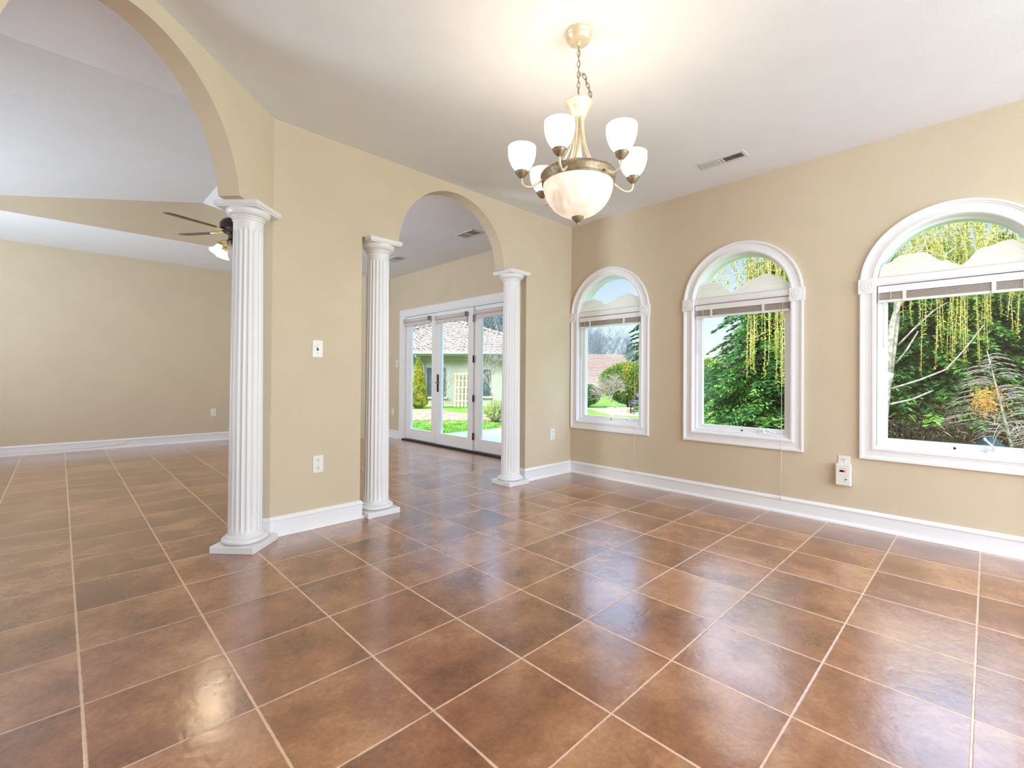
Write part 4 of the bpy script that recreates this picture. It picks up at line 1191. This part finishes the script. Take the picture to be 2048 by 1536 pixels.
# golden cypress: cone
rng = np.random.default_rng(31)
cy = empty('cypress_shrub', (7.60, 14.2, GZ), label='yellow-green clipped cone cypress by the stucco house corner', cat='shrub')
n = 9000; t = rng.uniform(0, 1, n)**1.25; a = rng.uniform(0, 2*PI, n); R_ = 0.42*(1-t)**0.62*(t*9+0.35).clip(0, 1)*rng.uniform(0.8, 1.05, n)
leaves('foliage', np.stack([R_*np.cos(a), R_*np.sin(a), 0.05+2.15*t], 1), np.stack([np.cos(a)*.4, np.sin(a)*.4, np.ones(n)], 1)+rng.normal(0, .3, (n, 3)), 0.09, 0.03, 'cyp', cy)
mb = MB(); mb.tube([(0, 0, 0), (0, 0, 1.5)], [0.05, 0.02], 6); mb.build('trunk', 'darkbark', cy)
# wall shrub, vine, planter tree
mb, _ = grow_tree(51, ((0, 0, 0), (0.1, 0, 1), 0.75), 3, 0.45, 0.8, 0.02, nb=(1, 2), jitter=0.35, minr=0.004)
o = mb.build('bare_shrub', 'greybark'); o.location = (8.75, 13.95, GZ); tag(o, 'leafless shrub with thin grey branches in front of the green stucco wall', 'shrub')
mb, _ = grow_tree(52, ((0, 0, 0), (0, 0, 1), 1.2), 4, 0.45, 0.7, 0.03, nb=(1, 2), jitter=0.5, minr=0.004)
o = mb.build('bare_vine', 'greybark'); o.location = (9.35, 11.2, GZ); tag(o, 'tangled leafless vine around the white porch post, right of the house window', 'vine')
pl = empty('stone_planter', (12.30, 6.98, GZ), label='low round cream stone planter ring on the gravel in the corner window', cat='planter')
mb = MB()
for k in range(18):
    a0, a1 = 2*PI*k/18+0.02, 2*PI*(k+1)/18-0.02
    for j in range(2):
        z0, z1 = 0.11*j, 0.11*j+0.10
        vs = [(r_*math.cos(a), r_*math.sin(a), z_) for z_ in (z0, z1) for a in (a0, a1) for r_ in (0.40, 0.52)]
        mb.add(vs, [(0,1,3,2), (4,6,7,5), (0,4,5,1), (2,3,7,6), (0,2,6,4), (1,5,7,3)])
mb.build('stone_ring', 'stone', pl)
mb = MB(); mb.lathe([(0, 0.16), (0.42, 0.15), (0.42, 0)], n=24); mb.build('soil', 'mulch', pl)
mb, _ = grow_tree(57, ((0, 0, 0), (-0.35, 0.3, 1), 0.62), 4, 0.62, 0.74, 0.04, nb=(1, 2), jitter=0.4, minr=0.005, split_at=0.5)
o = mb.build('bare_tree', 'greybark'); o.location = (12.15, 7.1, GZ+0.15); tag(o, 'small leafless pale tree rising from the round stone planter', 'tree')
# covered grill
gr = empty('covered_grill', (12.25, 6.0, GZ), math.radians(-40), label='barbecue grill under a black cover at the right edge of the corner window', cat='grill')
mb = MB(); n = 20
for (w0, d0, z0, w1, d1, z1) in ((0.46, 0.30, 0.34, 0.48, 0.31, 0.50), (0.48, 0.31, 0.50, 0.30, 0.28, 0.58), (0.30, 0.28, 0.58, 0.26, 0.16, 0.84)):
    def rr(w, d, z_): return [(w*np.sign(math.cos(a))*abs(math.cos(a))**0.5, d*np.sign(math.sin(a))*abs(math.sin(a))**0.5, z_) for a in [2*PI*k/n for k in range(n)]]
    vs = rr(w0, d0, z0) + rr(w1, d1, z1)
    mb.add(vs, [(k, (k+1) % n, n+(k+1) % n, n+k) for k in range(n)] + [tuple(range(n)), tuple(range(n, 2*n))], True)
mb.build('cover', 'cover', gr)
mb = MB()
for sx in (-0.36, 0.36):
    for sy in (-0.2, 0.2): mb.tube([(sx, sy, 0), (sx, sy, 0.36)], 0.02, 8)
mb.tube([(-0.36, -0.2, 0.12), (0.36, -0.2, 0.12)], 0.015, 6); mb.tube([(-0.36, 0.2, 0.12), (0.36, 0.2, 0.12)], 0.015, 6)
mb.build('stand', 'black', gr)

# black metal fence
fe = empty('metal_fence', (9.9, 1.16, GZ), label='low black metal fence under the hemlocks', cat='fence')
pts = [(9.90, 1.16), (9.86, -1.6), (10.3, -3.6), (10.9, -6.2)]
for i in range(3):
    a = Vector((*pts[i], 0)); b = Vector((*pts[i+1], 0)); d_ = b-a; L_ = d_.length; ang = math.atan2(d_.y, d_.x)
    Mx = Matrix.Translation((a.x-9.9, a.y-1.16, 0)) @ Matrix.Rotation(ang, 4, 'Z')
    mb = MB(); nP = int(L_/0.11)
    for zz_ in (0.06, 0.44): mb.box((0, -0.012, zz_-0.012), (L_, 0.012, zz_+0.012), Mx)
    for k in range(1, nP): mb.box((k*0.11-0.008, -0.008, 0.0), (k*0.11+0.008, 0.008, 0.47), Mx)
    mb.build('picket_panel', 'black', fe)
for p in pts:
    mb = MB(); mb.box((p[0]-9.9-0.035, p[1]-1.16-0.035, 0), (p[0]-9.9+0.035, p[1]-1.16+0.035, 0.54)); mb.build('post', 'black', fe)

# weeping willow in front of the right-hand window
WLX, WLY = 7.80, -1.80
rv2 = Vector((0.7157, -0.6984, 0)); fv2 = Vector((0.6984, 0.7157, 0))
wt = empty('willow_tree', (WLX, WLY, GZ), label='weeping willow with yellow-green hanging fronds and pale forked trunk outside the right-hand windows', cat='tree')
def wl(x, y, z_): return rv2*x + fv2*y + Vector((0, 0, z_))
mb = MB()
mb.tube([wl(-0.02, 0, -0.05), wl(0.02, 0, 0.7), wl(0.10, 0, 1.35), wl(0.17, 0, 1.55)], [0.12, 0.10, 0.085, 0.075], 10)
mb.tube([wl(0.15, 0, 1.5), wl(0.16, 0, 1.9), wl(0.22, 0, 2.5), wl(0.32, 0, 2.85), wl(0.58, 0.05, 3.12), wl(1.0, 0.1, 3.6), wl(1.8, 0.2, 4.2)], [0.060, 0.056, 0.052, 0.048, 0.042, 0.035, 0.02], 8)
mb.tube([wl(0.17, 0, 1.5), wl(0.27, 0.05, 2.0), wl(0.34, 0.06, 2.5), wl(0.36, 0.05, 3.1), wl(0.38, 0.02, 4.05), wl(0.2, 0, 4.7), wl(-0.6, -0.1, 5.3), wl(-1.8, -0.1, 5.2)], [0.060, 0.058, 0.055, 0.050, 0.045, 0.038, 0.028, 0.015], 8)
mb.tube([wl(0.38, 0.02, 4.05), wl(0.7, 0, 4.5), wl(1.4, 0.2, 5.1), wl(2.6, 0.3, 5.3)], [0.04, 0.034, 0.024, 0.012], 7)
mb.build('trunk', 'greybark', wt)
for P_ in ([(0.05, -0.2, 1.25), (0.5, -0.3, 1.42), (0.95, -0.35, 1.62), (1.25, -0.4, 2.0), (1.6, -0.4, 2.45)], [(0.02, -0.2, 0.95), (0.35, -0.3, 1.05), (0.75, -0.3, 1.22)], [(0.34, 0, 2.1), (0.55, -0.1, 2.4), (0.85, -0.2, 2.75), (1.1, -0.2, 2.9)], [(0.30, 0, 1.75), (0.42, -0.1, 2.0), (0.55, -0.2, 2.35)]):
    mb = MB(); mb.tube([wl(*q) for q in P_], [0.020-0.003*i for i in range(len(P_))], 6); mb.build('bare_branch', 'greybark', wt)
rng = np.random.default_rng(77); rd = random.Random(77)
cs_, ds_ = [], []; mb = MB()
def strand(x, y, zt, zb, curl=0.1, dens=52):
    n_ = max(4, int((zt-zb)*dens)); t = np.linspace(0, 1, n_)
    ph = rd.uniform(0, 6.28); bx = rd.uniform(-curl, curl); by = rd.uniform(-curl, curl)
    X_ = x + bx*np.sqrt(t) + 0.03*np.sin(t*5+ph); Y_ = y + by*np.sqrt(t) + 0.03*np.cos(t*4+ph); Z_ = zt + (zb-zt)*t**0.9
    P = np.outer(X_, np.array(rv2)) + np.outer(Y_, np.array(fv2)); P[:, 2] = Z_
    mb.tube([Vector(P[i]) for i in range(0, n_, max(1, n_//7))], 0.004, 3)
    Q = P + rng.normal(0, .014, P.shape); cs_.append(Q); d_ = rng.normal(0, 1, P.shape)*[1, 1, .5] + [0, 0, -0.6]; ds_.append(d_)
# dense crown
for k in range(620):
    x = rd.uniform(-2.9, 3.6); y = rd.uniform(-1.0, 1.0); zt = rd.uniform(3.6, 5.6); zb = zt - rd.uniform(0.5, 1.3)
    strand(x, y, zt, max(zb, 3.05+rd.uniform(-0.1, 0.5)), 0.45)
# long hanging fronds in clusters: (x, half width, lowest z, count)
for x0, hw_, zb, cnt in ((-2.55, .10, 1.45, 9), (-2.42, .05, 2.1, 4), (-2.15, .05, 1.3, 3), (-1.95, .10, 1.25, 9), (-1.75, .08, 1.9, 5), (0.45, .12, 2.3, 5), (0.90, .08, 1.45, 6), (1.12, .07, 2.2, 4), (1.40, .14, 1.55, 9), (1.55, .05, 1.9, 3), (1.90, .07, 1.95, 5), (2.05, .04, 2.3, 3), (2.35, .08, 2.0, 4), (2.7, .1, 2.2, 5)):
    for k in range(cnt):
        strand(x0+rd.uniform(-hw_, hw_), rd.uniform(-.5, .1), rd.uniform(3.6, 4.6), zb+rd.uniform(0, .8)**1.5, 0.06, 40)
mb.build('twigs', 'pale', wt)
leaves('fronds', np.concatenate(cs_), np.concatenate(ds_), 0.058, 0.024, 'wil', wt)

# dead conifer sapling
dc = empty('dead_sapling', (8.45, -3.60, GZ), label='dead grey conifer sapling with bare curling twigs at the right edge of the window', cat='tree')
mb = MB(); tip = wl(-0.50, 0, 1.95); base = Vector((0, 0, 0))
mb.tube([base, tip*0.35, tip*0.7, tip], [0.028, 0.022, 0.013, 0.005], 7); mb.build('trunk', 'greybark', dc)
mb = MB(); rd = random.Random(5)
for k in range(64):
    t = 0.12+0.85*k/64; p = tip*t; a = rd.uniform(0, 6.28); L_ = (1-t)*1.05+0.18; d_ = Vector((math.cos(a), math.sin(a), 0.35))
    pts_ = [p + d_*L_*s_ + Vector((0, 0, 0.30*L_*s_ - 0.75*L_*s_*s_)) for s_ in (0, .25, .5, .75, 1)]
    mb.tube(pts_, [0.007, 0.006, 0.005, 0.004, 0.002], 4)
    for s_ in (1, 2, 3):
        for sg in (-1, 1):
            e_ = Vector((-d_.y*sg, d_.x*sg, -0.3)); q = pts_[s_]; l2 = L_*0.32
            mb.tube([q, q+(e_+d_*0.5)*l2*0.5, q+(e_*0.8+d_*0.9+Vector((0,0,-.4)))*l2], [0.004, 0.003, 0.002], 3)
mb.build('twigs', 'greybark', dc)
rng = np.random.default_rng(9)
c_ = rng.normal(0, 1, (700, 3))*[.10, .10, .14] + np.array(wl(-0.62, -0.1, 1.05)); leaves('dead_needle_tuft', c_, rng.normal(size=(700, 3)), 0.06, 0.012, 'orange', dc)

# dry brambles behind the fence
rng = np.random.default_rng(13)
n = 9000
bx = rng.uniform(-2.9, 0.4, n); by = rng.normal(0, .45, n); bz = np.abs(rng.beta(1.5, 2.2, n))*1.15
c_ = np.stack([10.95 + by + 0.10*bx*0, bx*1.35-0.9, bz], 1)
br = empty('dry_brambles', (10.95, -2.6, GZ), label='tan dry brambles behind the black fence under the hemlocks', cat='brambles'); br['kind'] = 'stuff'
leaves('bramble_stems', c_ - np.array([10.95, -2.6, 0]), rng.normal(size=(n, 3)), 0.16, 0.014, 'dry', br)
# dark folded tarp on the grass
mb = MB(); vs = []; NX, NY = 10, 6
for i in range(NX+1):
    for j in range(NY+1):
        vs.append((8.35+0.09*i, -3.05-0.08*j, GZ + 0.05 + 0.26*math.sin(PI*j/NY)*(0.5+0.5*math.sin(i*0.9+j)) + 0.10*math.sin(PI*i/NX)))
mb.add(vs, [(i*(NY+1)+j, (i+1)*(NY+1)+j, (i+1)*(NY+1)+j+1, i*(NY+1)+j+1) for i in range(NX) for j in range(NY)], True)
o = mb.build('garden_tarp', 'tarp'); sm = o.modifiers.new('t', 'SOLIDIFY'); sm.thickness = 0.02
tag(o, 'dark teal crumpled tarp on the ground at the foot of the dead sapling', 'tarp')
# marker stake
mb = MB(); mb.tube([(12.0, 2.36, GZ), (12.02, 2.36, GZ+0.28)], 0.012, 6); mb.box((11.98, 2.30, GZ+0.16), (12.0, 2.42, GZ+0.30)); tag(mb.build('garden_stake', 'plastic'), 'small pale marker stake on the lawn edge in the middle window', 'stake')
